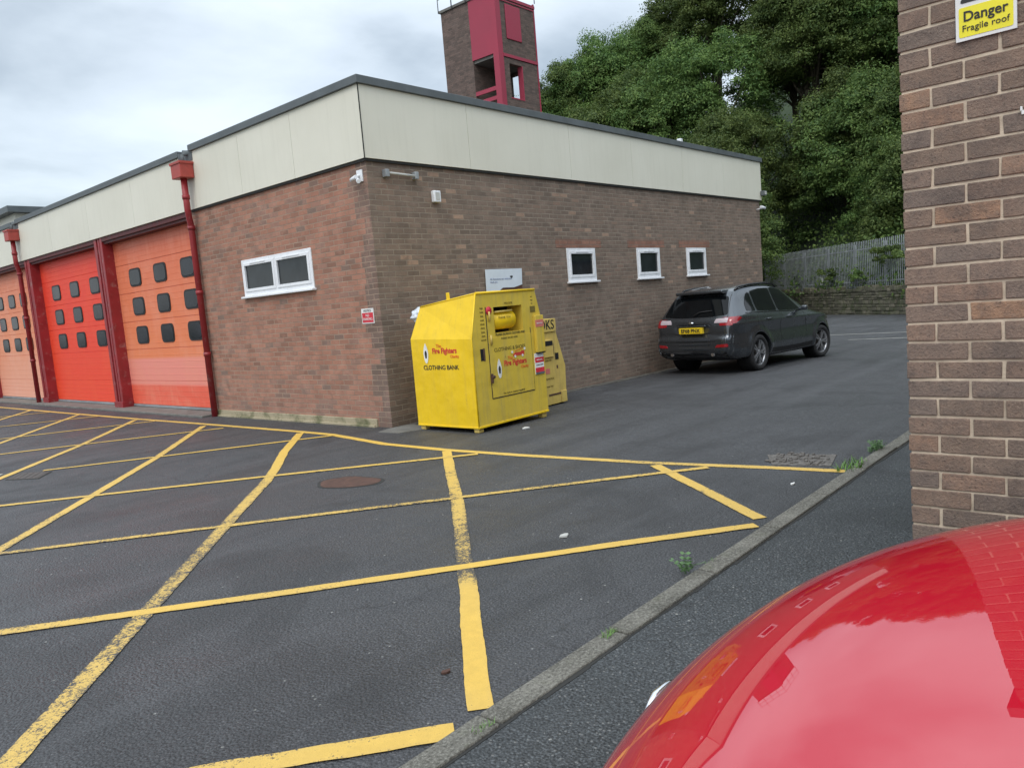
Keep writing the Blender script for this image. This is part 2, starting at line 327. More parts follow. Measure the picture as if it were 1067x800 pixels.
def doormat(name, bands, patch):
    m, nt, b = newmat(name)
    t = N(nt, 'ShaderNodeTexCoord').outputs['Object']; uv = N(nt, 'ShaderNodeUVMap').outputs[0]
    sp = N(nt, 'ShaderNodeSeparateXYZ'); nt.links.new(uv, sp.inputs[0])
    z = mrange(nt, sp.outputs[1], 0, 3.6, 0, 1)
    c = ramp(nt, z, bands, 'LINEAR')
    n = noise(nt, t, 1.6, 5, .6, .5)
    sc = N(nt, 'ShaderNodeMapping'); sc.inputs['Scale'].default_value = (1, 6, .7); nt.links.new(t, sc.inputs[0])
    st = noise(nt, sc.outputs[0], 2.5, 5, .6)
    c = mixc(nt, mrange(nt, math_(nt, 'MULTIPLY', n, math_(nt, 'ADD', st, .5)), .42, .7, 0, .38), c, patch)
    nt.links.new(c, b.inputs['Base Color']); b.inputs['Roughness'].default_value = .55
    bumpn(nt, b, noise(nt, t, 300, 2), .15, .002)
    return m
M['door_faded'] = doormat('faded_orange_door', [(0, (.80, .115, .06)), (.135, (.80, .125, .07)), (.15, (.80, .26, .20)), (.29, (.80, .27, .21)), (.305, (.78, .22, .085)), (.85, (.72, .17, .075)), (1, (.60, .12, .06))], (.80, .31, .20))
M['door_bright'] = doormat('bright_red_orange_door', [(0, (.84, .065, .022)), (1, (.80, .05, .025))], (.86, .10, .03))
M['door_pale'] = doormat('pale_salmon_door', [(0, (.80, .38, .26)), (.5, (.78, .28, .14)), (1, (.72, .20, .10))], (.82, .42, .30))

# ------------------------------------------------------------------ helpers
def link(o, parent=None):
    C.objects.link(o)
    if parent: o.parent = parent
    return o
def tag(o, label=None, cat=None, group=None, kind=None):
    if label: o['label'] = label
    if cat: o['category'] = cat
    if group: o['group'] = group
    if kind: o['kind'] = kind
    return o
def thing(name, label, cat, loc=(0, 0, 0), group=None):
    o = bpy.data.objects.new(name, None); o.empty_display_size = .2; o.location = loc; C.objects.link(o)
    return tag(o, label, cat, group)
def wloc(p):
    v = Vector((0, 0, 0))
    while p: v += Vector(p.location); p = p.parent
    return v
class MB:
    def __init__(s): s.bm = bmesh.new(); s.mats = []; s.cur = 0; s.uvl = s.bm.loops.layers.uv.new('UVMap')
    def m(s, mat):
        if mat not in s.mats: s.mats.append(mat)
        s.cur = s.mats.index(mat); return s
    def face(s, pts, smooth=False):
        vs_ = [s.bm.verts.new(p) for p in pts]; f = s.bm.faces.new(vs_); f.material_index = s.cur; f.smooth = smooth; return f
    def box(s, a, b, bev=0, seg=2):
        x0, y0, z0 = [min(a[i], b[i]) for i in range(3)]; x1, y1, z1 = [max(a[i], b[i]) for i in range(3)]
        v = [s.bm.verts.new(p) for p in ((x0, y0, z0), (x1, y0, z0), (x1, y1, z0), (x0, y1, z0), (x0, y0, z1), (x1, y0, z1), (x1, y1, z1), (x0, y1, z1))]
        fs = [s.bm.faces.new([v[i] for i in q]) for q in ((0, 3, 2, 1), (4, 5, 6, 7), (0, 1, 5, 4), (1, 2, 6, 5), (2, 3, 7, 6), (3, 0, 4, 7))]
        for f in fs: f.material_index = s.cur
        if bev:
            es = list({e for f in fs for e in f.edges})
            r = bmesh.ops.bevel(s.bm, geom=es, offset=bev, segments=seg, affect='EDGES', profile=.6)
            for f in r['faces']: f.material_index = s.cur; f.smooth = True
        return s
    def prism(s, pts, axis, d0, d1):          # polygon in the two other axes, extruded along axis
        def P(p, d):
            return {'x': (d, p[0], p[1]), 'y': (p[0], d, p[1]), 'z': (p[0], p[1], d)}[axis]
        a = [s.bm.verts.new(P(p, d0)) for p in pts]; b = [s.bm.verts.new(P(p, d1)) for p in pts]
        fs = [s.bm.faces.new(a), s.bm.faces.new(b)]
        n = len(pts)
        for i in range(n): fs.append(s.bm.faces.new((a[i], a[(i + 1) % n], b[(i + 1) % n], b[i])))
        for f in fs: f.material_index = s.cur
        bmesh.ops.recalc_face_normals(s.bm, faces=fs); return s
    def tube(s, path, r, seg=12, cap=True):
        path = [Vector(p) for p in path]; rings = []
        rs = r if isinstance(r, (list, tuple)) else [r] * len(path)
        up = Vector((0, 0, 1)); fs = []
        for i, p in enumerate(path):
            d = (path[min(i + 1, len(path) - 1)] - path[max(i - 1, 0)]).normalized()
            a = d.cross(up if abs(d.z) < .95 else Vector((1, 0, 0))).normalized(); b = d.cross(a)
            rings.append([s.bm.verts.new(p + rs[i] * (math.cos(t) * a + math.sin(t) * b)) for t in [2 * math.pi * k / seg for k in range(seg)]])
        for q in range(len(rings) - 1):
            for k in range(seg):
                f = s.bm.faces.new((rings[q][k], rings[q][(k + 1) % seg], rings[q + 1][(k + 1) % seg], rings[q + 1][k])); f.smooth = True; fs.append(f)
        if cap: fs.append(s.bm.faces.new(rings[0])); fs.append(s.bm.faces.new(rings[-1]))
        for f in fs: f.material_index = s.cur
        bmesh.ops.recalc_face_normals(s.bm, faces=fs); return s
    def lathe(s, prof, centre, axis='y', seg=40):   # prof: (axial, radius)
        rings = []; fs = []; c = Vector(centre)
        for a, r in prof:
            ring = []
            for k in range(seg):
                t = 2 * math.pi * k / seg; u, v = r * math.cos(t), r * math.sin(t)
                ring.append(s.bm.verts.new(c + Vector({'y': (u, a, v), 'x': (a, u, v), 'z': (u, v, a)}[axis])))
            rings.append(ring)
        for q in range(len(rings) - 1):
            for k in range(seg):
                f = s.bm.faces.new((rings[q][k], rings[q][(k + 1) % seg], rings[q + 1][(k + 1) % seg], rings[q + 1][k])); f.smooth = True; fs.append(f)
        for f in fs: f.material_index = s.cur
        bmesh.ops.recalc_face_normals(s.bm, faces=fs); return s
    def build(s, name, mat=None, parent=None, smooth=False, recalc=False):
        if mat is not None and not s.mats: s.mats = [mat]
        if recalc: bmesh.ops.recalc_face_normals(s.bm, faces=s.bm.faces)
        s.bm.normal_update()
        for f in s.bm.faces:
            n = f.normal; ax = max(range(3), key=lambda i: abs(n[i]))
            for l in f.loops:
                c = l.vert.co
                l[s.uvl].uv = (c.y, c.z) if ax == 0 else ((c.x, c.z) if ax == 1 else (c.x, c.y))
            if smooth: f.smooth = True
        off = wloc(parent) if parent else Vector((0, 0, 0))
        if off.length > 0: bmesh.ops.translate(s.bm, verts=s.bm.verts, vec=-off)
        me = bpy.data.meshes.new(name); s.bm.to_mesh(me); s.bm.free()
        for m_ in s.mats: me.materials.append(m_)
        return link(bpy.data.objects.new(name, me), parent)
def simple(name, mat, boxes, parent=None, bev=0):
    b = MB()
    for a, c in boxes: b.box(a, c, bev)
    return b.build(name, mat, parent)
def many(name, mat, boxes, parent=None, bev=0):
    return [simple(name, mat, [q_], parent, bev) for q_ in boxes]
def rpoly(pts, r, n=5):
    out_ = []; L = len(pts)
    for i in range(L):
        p = Vector(pts[i]); a = Vector(pts[i - 1]) - p; b = Vector(pts[(i + 1) % L]) - p
        rr = min(r, a.length * .45, b.length * .45); A = p + a.normalized() * rr; B = p + b.normalized() * rr
        for k in range(n + 1):
            t = k / n; out_.append(tuple(A * (1 - t) ** 2 + p * 2 * t * (1 - t) + B * t * t))
    return out_
def text(name, s_, size, loc, facing, mat, parent=None, align='CENTER', bold=0, sx=1.0, shear=0):
    """facing: '-x' (reads along -y), '-y' (reads along +x)"""
    cu_ = bpy.data.curves.new(name, 'FONT'); cu_.body = s_; cu_.size = size; cu_.align_x = align; cu_.align_y = 'CENTER'; cu_.extrude = .0012; cu_.offset = bold; cu_.shear = shear
    cu_.resolution_u = 4
    o = bpy.data.objects.new(name, cu_); C.objects.link(o)
    dg = bpy.context.evaluated_depsgraph_get(); dg.update()
    me = bpy.data.meshes.new_from_object(o.evaluated_get(dg)); bpy.data.objects.remove(o); bpy.data.curves.remove(cu_)
    X, Z = {'-x': (Vector((0, -1, 0)), Vector((0, 0, 1))), '-y': (Vector((1, 0, 0)), Vector((0, 0, 1)))}[facing]
    Y = Z; Zn = X.cross(Y)
    mt = Matrix(((X.x * sx, Y.x, Zn.x, 0), (X.y * sx, Y.y, Zn.y, 0), (X.z * sx, Y.z, Zn.z, 0), (0, 0, 0, 1)))
    off = wloc(parent) if parent else Vector((0, 0, 0))
    me.transform(Matrix.Translation(Vector(loc) - off) @ mt)
    me.materials.clear(); me.materials.append(mat); me.name = name
    return link(bpy.data.objects.new(name, me), parent)
def gz(x): return -.0133 * max(x, 0)
rng = random.Random(7)

# ------------------------------------------------------------------ ground, yard, pavement, kerb
b = MB()
xs = [-400, -60, -10, 0, 8, 20, 33, 60, 400]
for i in range(len(xs) - 1):
    for ya, yb in ((-400, -40), (-40, 40), (40, 400)):
        b.face([(xs[i], ya, gz(min(xs[i], 60)) - .06), (xs[i + 1], ya, gz(min(xs[i + 1], 60)) - .06), (xs[i + 1], yb, gz(min(xs[i + 1], 60)) - .06), (xs[i], yb, gz(min(xs[i], 60)) - .06)])
tag(b.build('ground', M['earth']), kind='structure')
KY = -6.26   # kerb road edge
b = MB(); xs = [-60, -10, 0, 8, 20, 45]
for i in range(len(xs) - 1):
    b.face([(xs[i], KY, gz(xs[i])), (xs[i + 1], KY, gz(xs[i + 1])), (xs[i + 1], 60, gz(xs[i + 1])), (xs[i], 60, gz(xs[i]))])
tag(b.build('yard', M['yard']), kind='structure')
b = MB()
for i in range(len(xs) - 1):
    b.face([(xs[i], -60, gz(xs[i]) + .002), (xs[i + 1], -60, gz(xs[i + 1]) + .002), (xs[i + 1], KY - .10, gz(xs[i + 1]) + .002), (xs[i], KY - .10, gz(xs[i]) + .002)])
tag(b.build('pavement', M['pave']), kind='structure')
b = MB(); x = -30.0; k = 0
while x < 18:
    L = .9; z = gz(x) + .016 + rng.uniform(-.003, .003); w0 = rng.uniform(-.004, .004)
    b.box((x + .006, KY - .115 + w0, z - .12), (x + L - .006, KY + .004 + w0, z), .008, 2); x += L; k += 1
tag(b.build('kerb', M['kerb']), kind='structure')
# dark gap of soil behind the kerb
b = MB()
for i in range(160):
    x0 = -10 + i * .16
    wv = rng.uniform(.006, .02)
    b.box((x0, KY - .118 - wv, gz(x0) - .01), (x0 + .16, KY - .10, gz(x0) + .0045))
tag(b.build('kerb_joint', M['joint']), kind='structure')

# painted box markings (ground coordinates, metres; third number of a point is how worn the paint is there)
def ribbon(b, pts, wd, z=.004):
    lay = b.bm.verts.layers.float.get('wear') or b.bm.verts.layers.float.new('wear')
    P = [Vector((p[0], p[1], p[2] if len(p) > 2 else .45)) for p in pts]
    Q = []
    for i in range(len(P) - 1):
        n = max(1, int((P[i + 1] - P[i]).xy.length / .045)) if P[i].x > -7 else 12
        for k in range(n): Q.append(P[i].lerp(P[i + 1], k / n))
    Q.append(P[-1]); rows_ = []
    for i, p in enumerate(Q):
        d = (Q[min(i + 4, len(Q) - 1)] - Q[max(i - 4, 0)]).xy.normalized(); n = Vector((-d.y, d.x)); rr_ = []
        e1 = mathutils.noise.noise(Vector((p.x * 4, p.y * 4, 1))) * .006 + rng.uniform(-.0022, .0022); e2 = mathutils.noise.noise(Vector((p.x * 4, p.y * 4, 5))) * .006 + rng.uniform(-.0022, .0022)
        for off in (-(wd / 2 + e1), -wd * .25, wd * .25, wd / 2 + e2):
            a = p.xy + n * off; v = b.bm.verts.new((a.x, a.y, gz(a.x) + z)); v[lay] = p.z + (.18 if abs(off) > wd * .4 else 0); rr_.append(v)
        rows_.append(rr_)
    for i in range(len(Q) - 1):
        for k in range(3):
            f = b.bm.faces.new((rows_[i][k], rows_[i + 1][k], rows_[i + 1][k + 1], rows_[i][k + 1])); f.material_index = b.cur
b = MB(); b.m(M['paint_y'])
ribbon(b, [(-.84, 24, .5), (-.82, 14.2, .5), (-.80, 10, .4), (-.76, 6.35, .45), (-.70, 4, .4), (-.66, 1.25, .25), (-.67, .5, .1), (-.78, -.2, .15), (-.90, -.93, .1), (-.91, -2.0, .25), (-.84, -3.1, .4), (-.68, -4.62, .5), (-.50, -5.63, .4), (-.41, -6.24, .35)], .105)
ribbon(b, [(-.74, 1.15, .1), (-1.75, -.02, .15), (-2.3, -.75, .3), (-2.75, -1.3, .55), (-3.83, -2.48, .68), (-4.95, -3.72, .78), (-6.04, -4.93, .6), (-7.2, -6.2, .6)], .11, .0055)
ribbon(b, [(-.84, 3.82, .4), (-2.59, 1.60, .45), (-3.95, 0.02, .4), (-5.12, -1.32, .5), (-8.5, -5.2, .6)], .10, .0055)
ribbon(b, [(-.85, 6.44), (-2.65, 4.12, .5), (-4.10, 2.45, .4), (-9, -3.2)], .10, .0055)
ribbon(b, [(-.84, 9.3), (-3.09, 6.3), (-9, -.9)], .10, .0055)
ribbon(b, [(-.80, 12.4), (-3.0, 9.3), (-9, 1.6)], .10, .0055)
ribbon(b, [(-.95, -2.08, .15), (-1.6, -2.8, .4), (-2.43, -3.74, .5), (-2.9, -4.25, .65), (-3.45, -4.83, .75), (-3.65, -5.05, .95), (-3.85, -5.27, .35), (-4.20, -5.63, .1), (-4.6, -6.05, .1), (-4.76, -6.23, .35)], .106, .0055)
ribbon(b, [(-.76, -4.66, .3), (-1.92, -6.16, .45)], .10, .0055)
ribbon(b, [(-9, -.5, .7), (-6.5, -2.62, .5), (-5.66, -3.34, .55), (-5.15, -3.75, .35), (-4.9, -3.95, .15), (-4.6, -4.2, .5), (-3.9, -4.75, .35), (-3.59, -4.99, .1), (-2.8, -5.6, .3), (-2.07, -6.20, .35)], .093, .007)
ribbon(b, [(-9, 1.8, .6), (-5.15, -1.45, .62), (-3.84, -2.53, .6), (-2.42, -3.70, .6), (-1.38, -4.55, .6), (-.68, -5.15, .4)], .080, .007)
ribbon(b, [(-9, 4.4, .6), (-4.62, .60, .4), (-2.6, -1.12, .45), (-.96, -2.58, .4)], .086, .007)
ribbon(b, [(-3.66, 2.38), (-2.45, 1.55), (-.70, .38, .2)], .08, .007)
ribbon(b, [(-9, 9), (-3.51, 4.82), (-2.4, 4.15), (-.86, 3.12)], .085, .007)
ribbon(b, [(-9, 11.6), (-2.97, 6.98), (-.80, 5.70)], .085, .007)
ribbon(b, [(-9, 14.4), (-2.36, 9.3), (-.82, 8.25)], .085, .007)
ribbon(b, [(-9, 17.2), (-.84, 11.0)], .085, .007)
ribbon(b, [(-4.93, -6.25, .3), (-5.2, -6.03, .35), (-5.55, -5.74, .55), (-6.6, -4.9, .4)], .112, .007)
b.m(M['paint_white']); ribbon(b, [(-9, 6.8), (-4.02, 2.72)], .08, .007); ribbon(b, [(15.3, -1.3), (15.6, -3.6)], .10); ribbon(b, [(17.7, 0.2), (18.1, -3.6)], .10)
tag(b.build('road_marking'), kind='structure')

# ------------------------------------------------------------------ fire station
ST = thing('fire_station', 'long brown brick fire station with cream fascia and red roller doors', 'building', (6, 8, 0))
ZB, ZT = 3.69, 4.74
LX, LY = 12.80, 24.0
def wall_face(b, plane, u0, u1, z0, z1, holes, val, depth, sgn):
    """wall sheet with rectangular openings and reveals; plane 'y': u=x at y=val; plane 'x': u=y at x=val"""
    us = sorted({u0, u1, *[h[0] for h in holes], *[h[1] for h in holes]}); zs = sorted({z0, z1, *[h[2] for h in holes], *[h[3] for h in holes]})
    P = (lambda u, z, d: (u, val + sgn * d, z)) if plane == 'y' else (lambda u, z, d: (val + sgn * d, u, z))
    for i in range(len(us) - 1):
        for j in range(len(zs) - 1):
            um, zm = (us[i] + us[i + 1]) / 2, (zs[j] + zs[j + 1]) / 2
            if any(h[0] < um < h[1] and h[2] < zm < h[3] for h in holes): continue
            q = [P(us[i], zs[j], 0), P(us[i + 1], zs[j], 0), P(us[i + 1], zs[j + 1], 0), P(us[i], zs[j + 1], 0)]
            b.face(q if plane == 'y' else q[::-1])
    for h in holes:
        a, c, lo, hi = h
        for q in ([P(a, lo, 0), P(a, lo, depth), P(a, hi, depth), P(a, hi, 0)], [P(c, lo, 0), P(c, hi, 0), P(c, hi, depth), P(c, lo, depth)],
                  [P(a, lo, 0), P(c, lo, 0), P(c, lo, depth), P(a, lo, depth)], [P(a, hi, 0), P(a, hi, depth), P(c, hi, depth), P(c, hi, 0)]):
            b.face(q if plane == 'y' else q[::-1])
SW = [(4.34, 5.22, 1.88, 2.48), (6.68, 7.58, 1.87, 2.48), (8.74, 9.66, 1.87, 2.48)]
FW = [(1.47, 3.47, 2.06, 2.66)]
b = MB(); wall_face(b, 'y', 0, LX, -.35, ZB, SW, 0, .11, 1)
b.build('brick_wall', M['brick_side'], ST)
b = MB(); wall_face(b, 'x', 0, 4.98, -.1, ZB, FW, 0, .11, 1); b.face([(0, 4.98, -.1), (.4, 4.98, -.1), (.4, 4.98, ZB), (0, 4.98, ZB)])
b.build('brick_wall', M['brick_front'], ST)
b = MB(); b.face([(LX, 0, -.4), (LX, LY, -.4), (LX, LY, ZB), (LX, 0, ZB)]); b.face([(LX, LY, -.4), (0, LY, -.4), (0, LY, ZB), (LX, LY, ZB)])
b.build('brick_wall', M['brick_side'], ST)
simple('inner_lining', M['dark'], [((.45, .3, -.1), (LX - .2, LY - .3, 3.5))], ST)
simple('roof', M['roof'], [((.02, .02, ZB + .02), (LX - .02, LY - .02, ZT - .14))], ST)
simple('plinth', M['plinth'], [((-.03, .30, -.05), (0.01, 4.86, .115)), ((-.06, .32, -.05), (0.0, 4.84, .03))], ST, .008)
# corner courses without plinth are brick
# fascia boards
def fascia_run(horizontal, a, c, top, off, joints):
    b = MB()
    pts = [a] + joints + [c]
    for i in range(len(pts) - 1):
        g = .003
        if horizontal == 'x': b.box((pts[i] + g, -off, ZB), (pts[i + 1] - g, .03, top - .09))
        else: b.box((-off, pts[i] + g, ZB), (.03, pts[i + 1] - g, top - .09))
    return b.build('fascia', M['fascia'], ST)
fascia_run('x', -.045, LX + .05, ZT, .05, [2.0, 4.6, 6.65, 8.7, 10.7])
fascia_run('y', -.045, 4.66, ZT, .05, [1.6, 3.1]); fascia_run('y', 4.66, 5.06, ZT - .12, .05, [])
fascia_run('y', 5.06, 14.02, ZT - .03, .05, [7.2, 9.5, 11.8]); fascia_run('y', 14.02, 14.42, ZT - .15, .05, []); fascia_run('y', 14.42, LY, ZT - .05, .05, [17, 20])
simple('fascia_backing', M['joint'], [((-.02, -.02, ZB + .01), (.02, LY, ZT - .12)), ((-.02, -.02, ZB + .01), (LX, .02, ZT - .12)), ((LX - .02, -.02, ZB), (LX + .03, LY, ZT - .12))], ST)
simple('coping', M['coping'], [((-.09, -.09, ZT - .088), (LX + .09, .25, ZT + .02)), ((-.09, .25, ZT - .088), (.25, 4.66, ZT + .02)), ((-.09, 5.06, ZT - .118), (.25, 14.05, ZT - .01)), ((-.09, 14.40, ZT - .138), (.25, LY, ZT - .03)), ((LX - .2, .25, ZT - .088), (LX + .09, LY, ZT + .02))], ST, .006)
simple('drip_strip', M['joint'], [((-.035, -.035, ZB - .035), (LX, .0, ZB - .002)), ((-.035, 0, ZB - .035), (.0, 4.9, ZB - .002))], ST)
simple('corner_trim', M['joint'], [((-.056, -.056, ZB), (-.044, -.044, ZT - .09))], ST)
# windows of the side wall and the front wall
def window(plane, u0, u1, z0, z1, lights, label=None):
    T = (lambda u, d, z: (u, d, z)) if plane == 'y' else (lambda u, d, z: (d, u, z))
    b = MB(); f = .065
    def bx(ua, ub, za, zb, d0, d1, bev=.006): b.box(T(ua, d0, za), T(ub, d1, zb), bev)
    bx(u0, u1, z1 - f, z1, -.015, .06, .003); bx(u0, u1, z0, z0 + f + .02, -.015, .06, .003); bx(u0, u0 + f, z0 + f + .02, z1 - f, -.015, .06, .003); bx(u1 - f, u1, z0 + f + .02, z1 - f, -.015, .06, .003)
    n = lights; wd = (u1 - u0 - 2 * f + .0) / n
    for i in range(1, n): bx(u0 + f + i * wd - .03, u0 + f + i * wd + .03, z0 + f + .02, z1 - f, -.014, .06, .003)
    w_ = b.build('window', M['upvc'], ST)
    for i in range(n):
        a = u0 + f + i * wd + (0.03 if i else 0) - .008; c = u0 + f + (i + 1) * wd - (.03 if i < n - 1 else 0) + .008
        zb_, zt_ = z0 + f + .012, z1 - f + .008
        b = MB(); s_ = .045
        for q in ((a, c, zt_ - s_, zt_), (a, c, zb_, zb_ + s_), (a, a + s_, zb_ + s_, zt_ - s_), (c - s_, c, zb_ + s_, zt_ - s_)): b.box(T(q[0], -.03, q[2]), T(q[1], .03, q[3]), .003)
        b.build('opening_sash', M['upvc'], w_)
        b = MB(); b.box(T(a + s_ - .012, .0, zb_ + s_ - .012), T(c - s_ + .012, .012, zt_ - s_ + .012)); b.build('pane', M['glass'], w_)
        b = MB()   # trickle vent / hinge line
        b.box(T(a + .25 * (c - a), -.04, zt_ - .018), T(a + .75 * (c - a), -.028, zt_ - .004)); b.build('vent_strip', M['upvc'], w_)
    b = MB(); b.box(T(u0 - .03, -.075, z0 - .03), T(u1 + .03, .06, z0 + .002), .006); b.build('sill', M['upvc'], w_)
    return w_
for a, c, lo, hi in SW:
    window('y', a, c, lo, hi, 1)
    simple('brick_lintel', M['brick_red'], [((a - .3, -.004, hi + .01), (c + .22, .01, hi + .16))], ST)
window('x', *FW[0], 2)
# garage bays
BAYS = [(5.02, 9.0, 6.92, M['door_faded'], [8.08, 6.92, 5.76]), (9.42, 13.62, 11.47, M['door_bright'], [12.68, 11.47, 10.24]), (14.0, 18.3, 16.16, M['door_pale'], [17.2, 16.16, 15.19])]
DX = .20
for bi, (ya, yb, yc, mt, cols) in enumerate(BAYS):
    b = MB(); z = .09
    hs = [(.09, .60), (.60, 1.11), (1.11, 1.27), (1.27, 1.86), (1.86, 2.46), (2.46, 3.06), (3.06, 3.57)]
    for lo, hi in [(.09, .60), (.60, 1.27), (1.27, 1.86), (1.86, 2.46), (2.46, 3.06), (3.06, 3.60)]:
        b.box((DX, ya - .05, lo + .004), (DX + .05, yb + .05, hi - .004), .004, 1)
        n = 5; st = (hi - lo) / n
        for q in range(1, n): b.box((DX - .003, ya - .05, lo + q * st - .006), (DX + .01, yb + .05, lo + q * st + .006), .003, 1)
    b.box((DX + .01, ya - .05, .09), (DX + .04, yb + .05, 3.6))
    d = b.build('garage_door', mt, ST); d['label'] = ['faded orange garage door with a pink band', 'bright red orange garage door', 'pale salmon garage door'][bi]
    for zc in (2.77, 2.17, 1.57):
        for yc_ in cols:
            b = MB()
            for r_, x0, x1, mm in ((.0, DX - .014, DX + .02, M['black']), (.032, DX - .019, DX - .006, M['portglass'])):
                hw, hh = .275 - r_, .185 - r_
                b.m(mm); b.prism(rpoly([(yc_ - hw, zc - hh), (yc_ + hw, zc - hh), (yc_ + hw, zc + hh), (yc_ - hw, zc + hh)], .11), 'x', x0, x1)
            b.build('porthole_window', None, d)
    simple('bottom_seal', M['galv'], [((DX - .01, ya - .03, .045), (DX + .03, yb + .03, .088))], d)
    simple('bottom_gap', M['black'], [((DX + .0, ya - .03, .0), (DX + .03, yb + .03, .045))], d)
    simple('door_head', M['soffit'], [((.02, ya - .1, 3.55), (DX + .06, yb + .1, ZB))], ST)
    simple('door_lintel', M['soffit'], [((-.02, ya, 3.60), (.06, yb, ZB - .005))], ST)
simple('back_infill', M['dark'], [((.30, 4.9, -.1), (.40, LY, ZB))], ST)
def pier(ya, yb):
    b = MB()
    b.box((-.02, yb - .12, 0), (DX + .1, yb, ZB - .01), .006); b.box((.03, ya + .05, 0), (DX + .1, yb - .1, ZB - .01), .004)
    b.box((-.02, ya, 0), (DX + .08, ya + .11, ZB - .01), .006); b.box((-.01, (ya + yb) / 2 - .04, 0), (.05, (ya + yb) / 2 + .04, ZB - .01), .01)
    b.box((-.045, ya - .01, 0), (DX + .03, yb + .01, .16), .006)
    return b.build('pier', M['darkred'], ST)
pier(9.0, 9.42); pier(13.62, 14.0); pier(18.3, 18.7)
simple('brick_wall', M['brick_front'], [((0, 18.7, -.1), (.3, LY, ZB - .02))], ST)
simple('threshold', M['concrete'], [((-.28, 4.98, -.05), (.34, 23.9, .035))], ST, .01)
def downpipe(y):
    b = MB()
    b.tube([(-.17, y, 4.2), (-.17, y, 3.66), (-.16, y + .01, 3.60), (-.095, y + .10, 3.42), (-.085, y + .11, 3.34), (-.085, y + .11, .0)], .055, 14)
    for z in (3.85, 3.34, 2.2, 1.1): b.tube([(-.17 if z > 3.5 else -.085, y + (0 if z > 3.5 else .11), z), (-.17 if z > 3.5 else -.085, y + (0 if z > 3.5 else .11), z + .07)], .066, 14)
    p = b.build('downpipe', M['darkred'], ST)
    b = MB(); b.box((-.30, y - .17, 4.20), (-.055, y + .17, 4.46), .012); b.box((-.315, y - .185, 4.43), (-.05, y + .185, 4.475), .006); b.build('hopper', M['hopper'], p)
    b = MB(); b.tube([(.12, y, 4.66), (-.12, y, 4.64), (-.17, y, 4.60), (-.17, y, 4.44)], .05, 12); b.box((-.06, y - .17, 4.50), (.0, y + .17, 4.64)); b.build('outlet_chute', M['coping'], p)
    return p
downpipe(4.76); downpipe(14.1)
# vent on the roof
b = MB(); b.tube([(12.3, 1.9, 4.5), (12.3, 1.9, 5.46)], .05); b.build('vent_pipe', M['galv'], ST)
b = MB(); b.box((12.24, 1.84, 5.46), (12.36, 1.96, 5.58), .02); b.build('vent_cowl', M['white'], ST)

# attached fittings
t = thing('security_camera', 'white double headed security camera at the front corner under the fascia', 'camera', (0, .15, 3.45))
b = MB(); b.box((-.02, .08, 3.40), (.0, .20, 3.56), .004); b.tube([(0, .14, 3.5), (-.08, .14, 3.46)], .018); b.build('bracket', M['white'], t)
b = MB(); b.tube([(-.07, .26, 3.44), (-.09, .12, 3.46)], .028); b.build('camera_head', M['white'], t)
b = MB(); b.tube([(-.08, .10, 3.41), (-.14, .02, 3.38)], .028); b.build('camera_head', M['white'], t)
t = thing('light_bar', 'slim grey tube light on brackets high on the brown side wall', 'light', (.6, 0, 3.5))
b = MB(); b.tube([(.28, -.06, 3.515), (.86, -.06, 3.50)], .018); b.build('tube_housing', M['greyplastic'], t)
for xx in (.30, .84):
    b = MB(); b.box((xx - .035, -.085, 3.455), (xx + .035, 0, 3.56), .01); b.build('bracket', M['galv'], t)
t = thing('alarm_box', 'small white alarm box on the brown wall above the yellow bank', 'alarm', (1.22, 0, 3.2))
b = MB(); b.box((1.15, -.07, 3.15), (1.29, 0, 3.32), .015); b.build('cover', M['white'], t); b = MB(); b.box((1.18, -.074, 3.18), (1.26, -.068, 3.29)); b.build('front_panel', M['greyplastic'], t)
t = thing('security_camera', 'small white bullet camera at the far end of the side wall', 'camera', (12.6, 0, 3.46))
b = MB(); b.tube([(12.56, -.14, 3.50), (12.74, -.17, 3.47)], .035); b.build('camera_head', M['white'], t); b = MB(); b.tube([(12.6, 0, 3.44), (12.6, -.16, 3.47)], .02); b.build('bracket', M['white'], t)
t = thing('floodlight', 'small dark floodlight at the far end of the cream fascia', 'light', (12.8, -.05, 3.85))
b = MB(); b.box((12.76, -.17, 3.80), (12.9, -.06, 3.92), .012); b.build('housing', M['coping'], t)
b = MB(); b.box((12.78, -.178, 3.82), (12.88, -.17, 3.90)); b.build('lens', M['greyplastic'], t)
# red notice on the front wall
t = thing('notice', 'red and white square notice on the orange brick by the corner', 'sign', (0, .28, 1.58))
b = MB(); b.box((-.006, .15, 1.475), (-.001, .42, 1.685)); b.build('plate', M['paper'], t)
b = MB(); b.box((-.009, .165, 1.49), (-.006, .405, 1.625)); b.build('red_panel', M['sticker_red'], t)
text('lettering', 'NOTICE', .045, (-.008, .285, 1.652), '-x', M['ink'], t)
text('lettering', 'NO\nPARKING', .05, (-.011, .285, 1.56), '-x', M['paper'], t)
# broken board on the side wall
t = thing('broken_board', 'pale blue white board with torn lower corner on the wall above the bank', 'sign', (2.6, 0, 1.97))
b = MB(); b.prism([(2.14, 1.80), (2.42, 1.79), (2.53, 1.85), (2.81, 1.845), (3.02, 1.885), (3.04, 2.15), (2.15, 2.15)], 'y', -.030, -.022); b.build('board', M['board'], t)
b = MB(); b.prism([(2.30, 1.74), (3.03, 1.76), (3.03, 1.95), (2.35, 1.90)], 'y', -.020, -.002); b.build('torn_backing', M['wood'], t)
text('lettering', 'All donations are welcome', .048, (2.24, -.032, 1.992), '-y', M['blueink'], t, 'LEFT'); text('lettering', 'thank you', .042, (2.24, -.032, 1.945), '-y', M['blueink'], t, 'LEFT')
b = MB(); b.prism(rpoly([(2.76, 1.99), (2.80, 2.03), (2.76, 2.04), (2.72, 2.03)], .01), 'y', -.033, -.030); b.build('emblem', M['ink'], t)

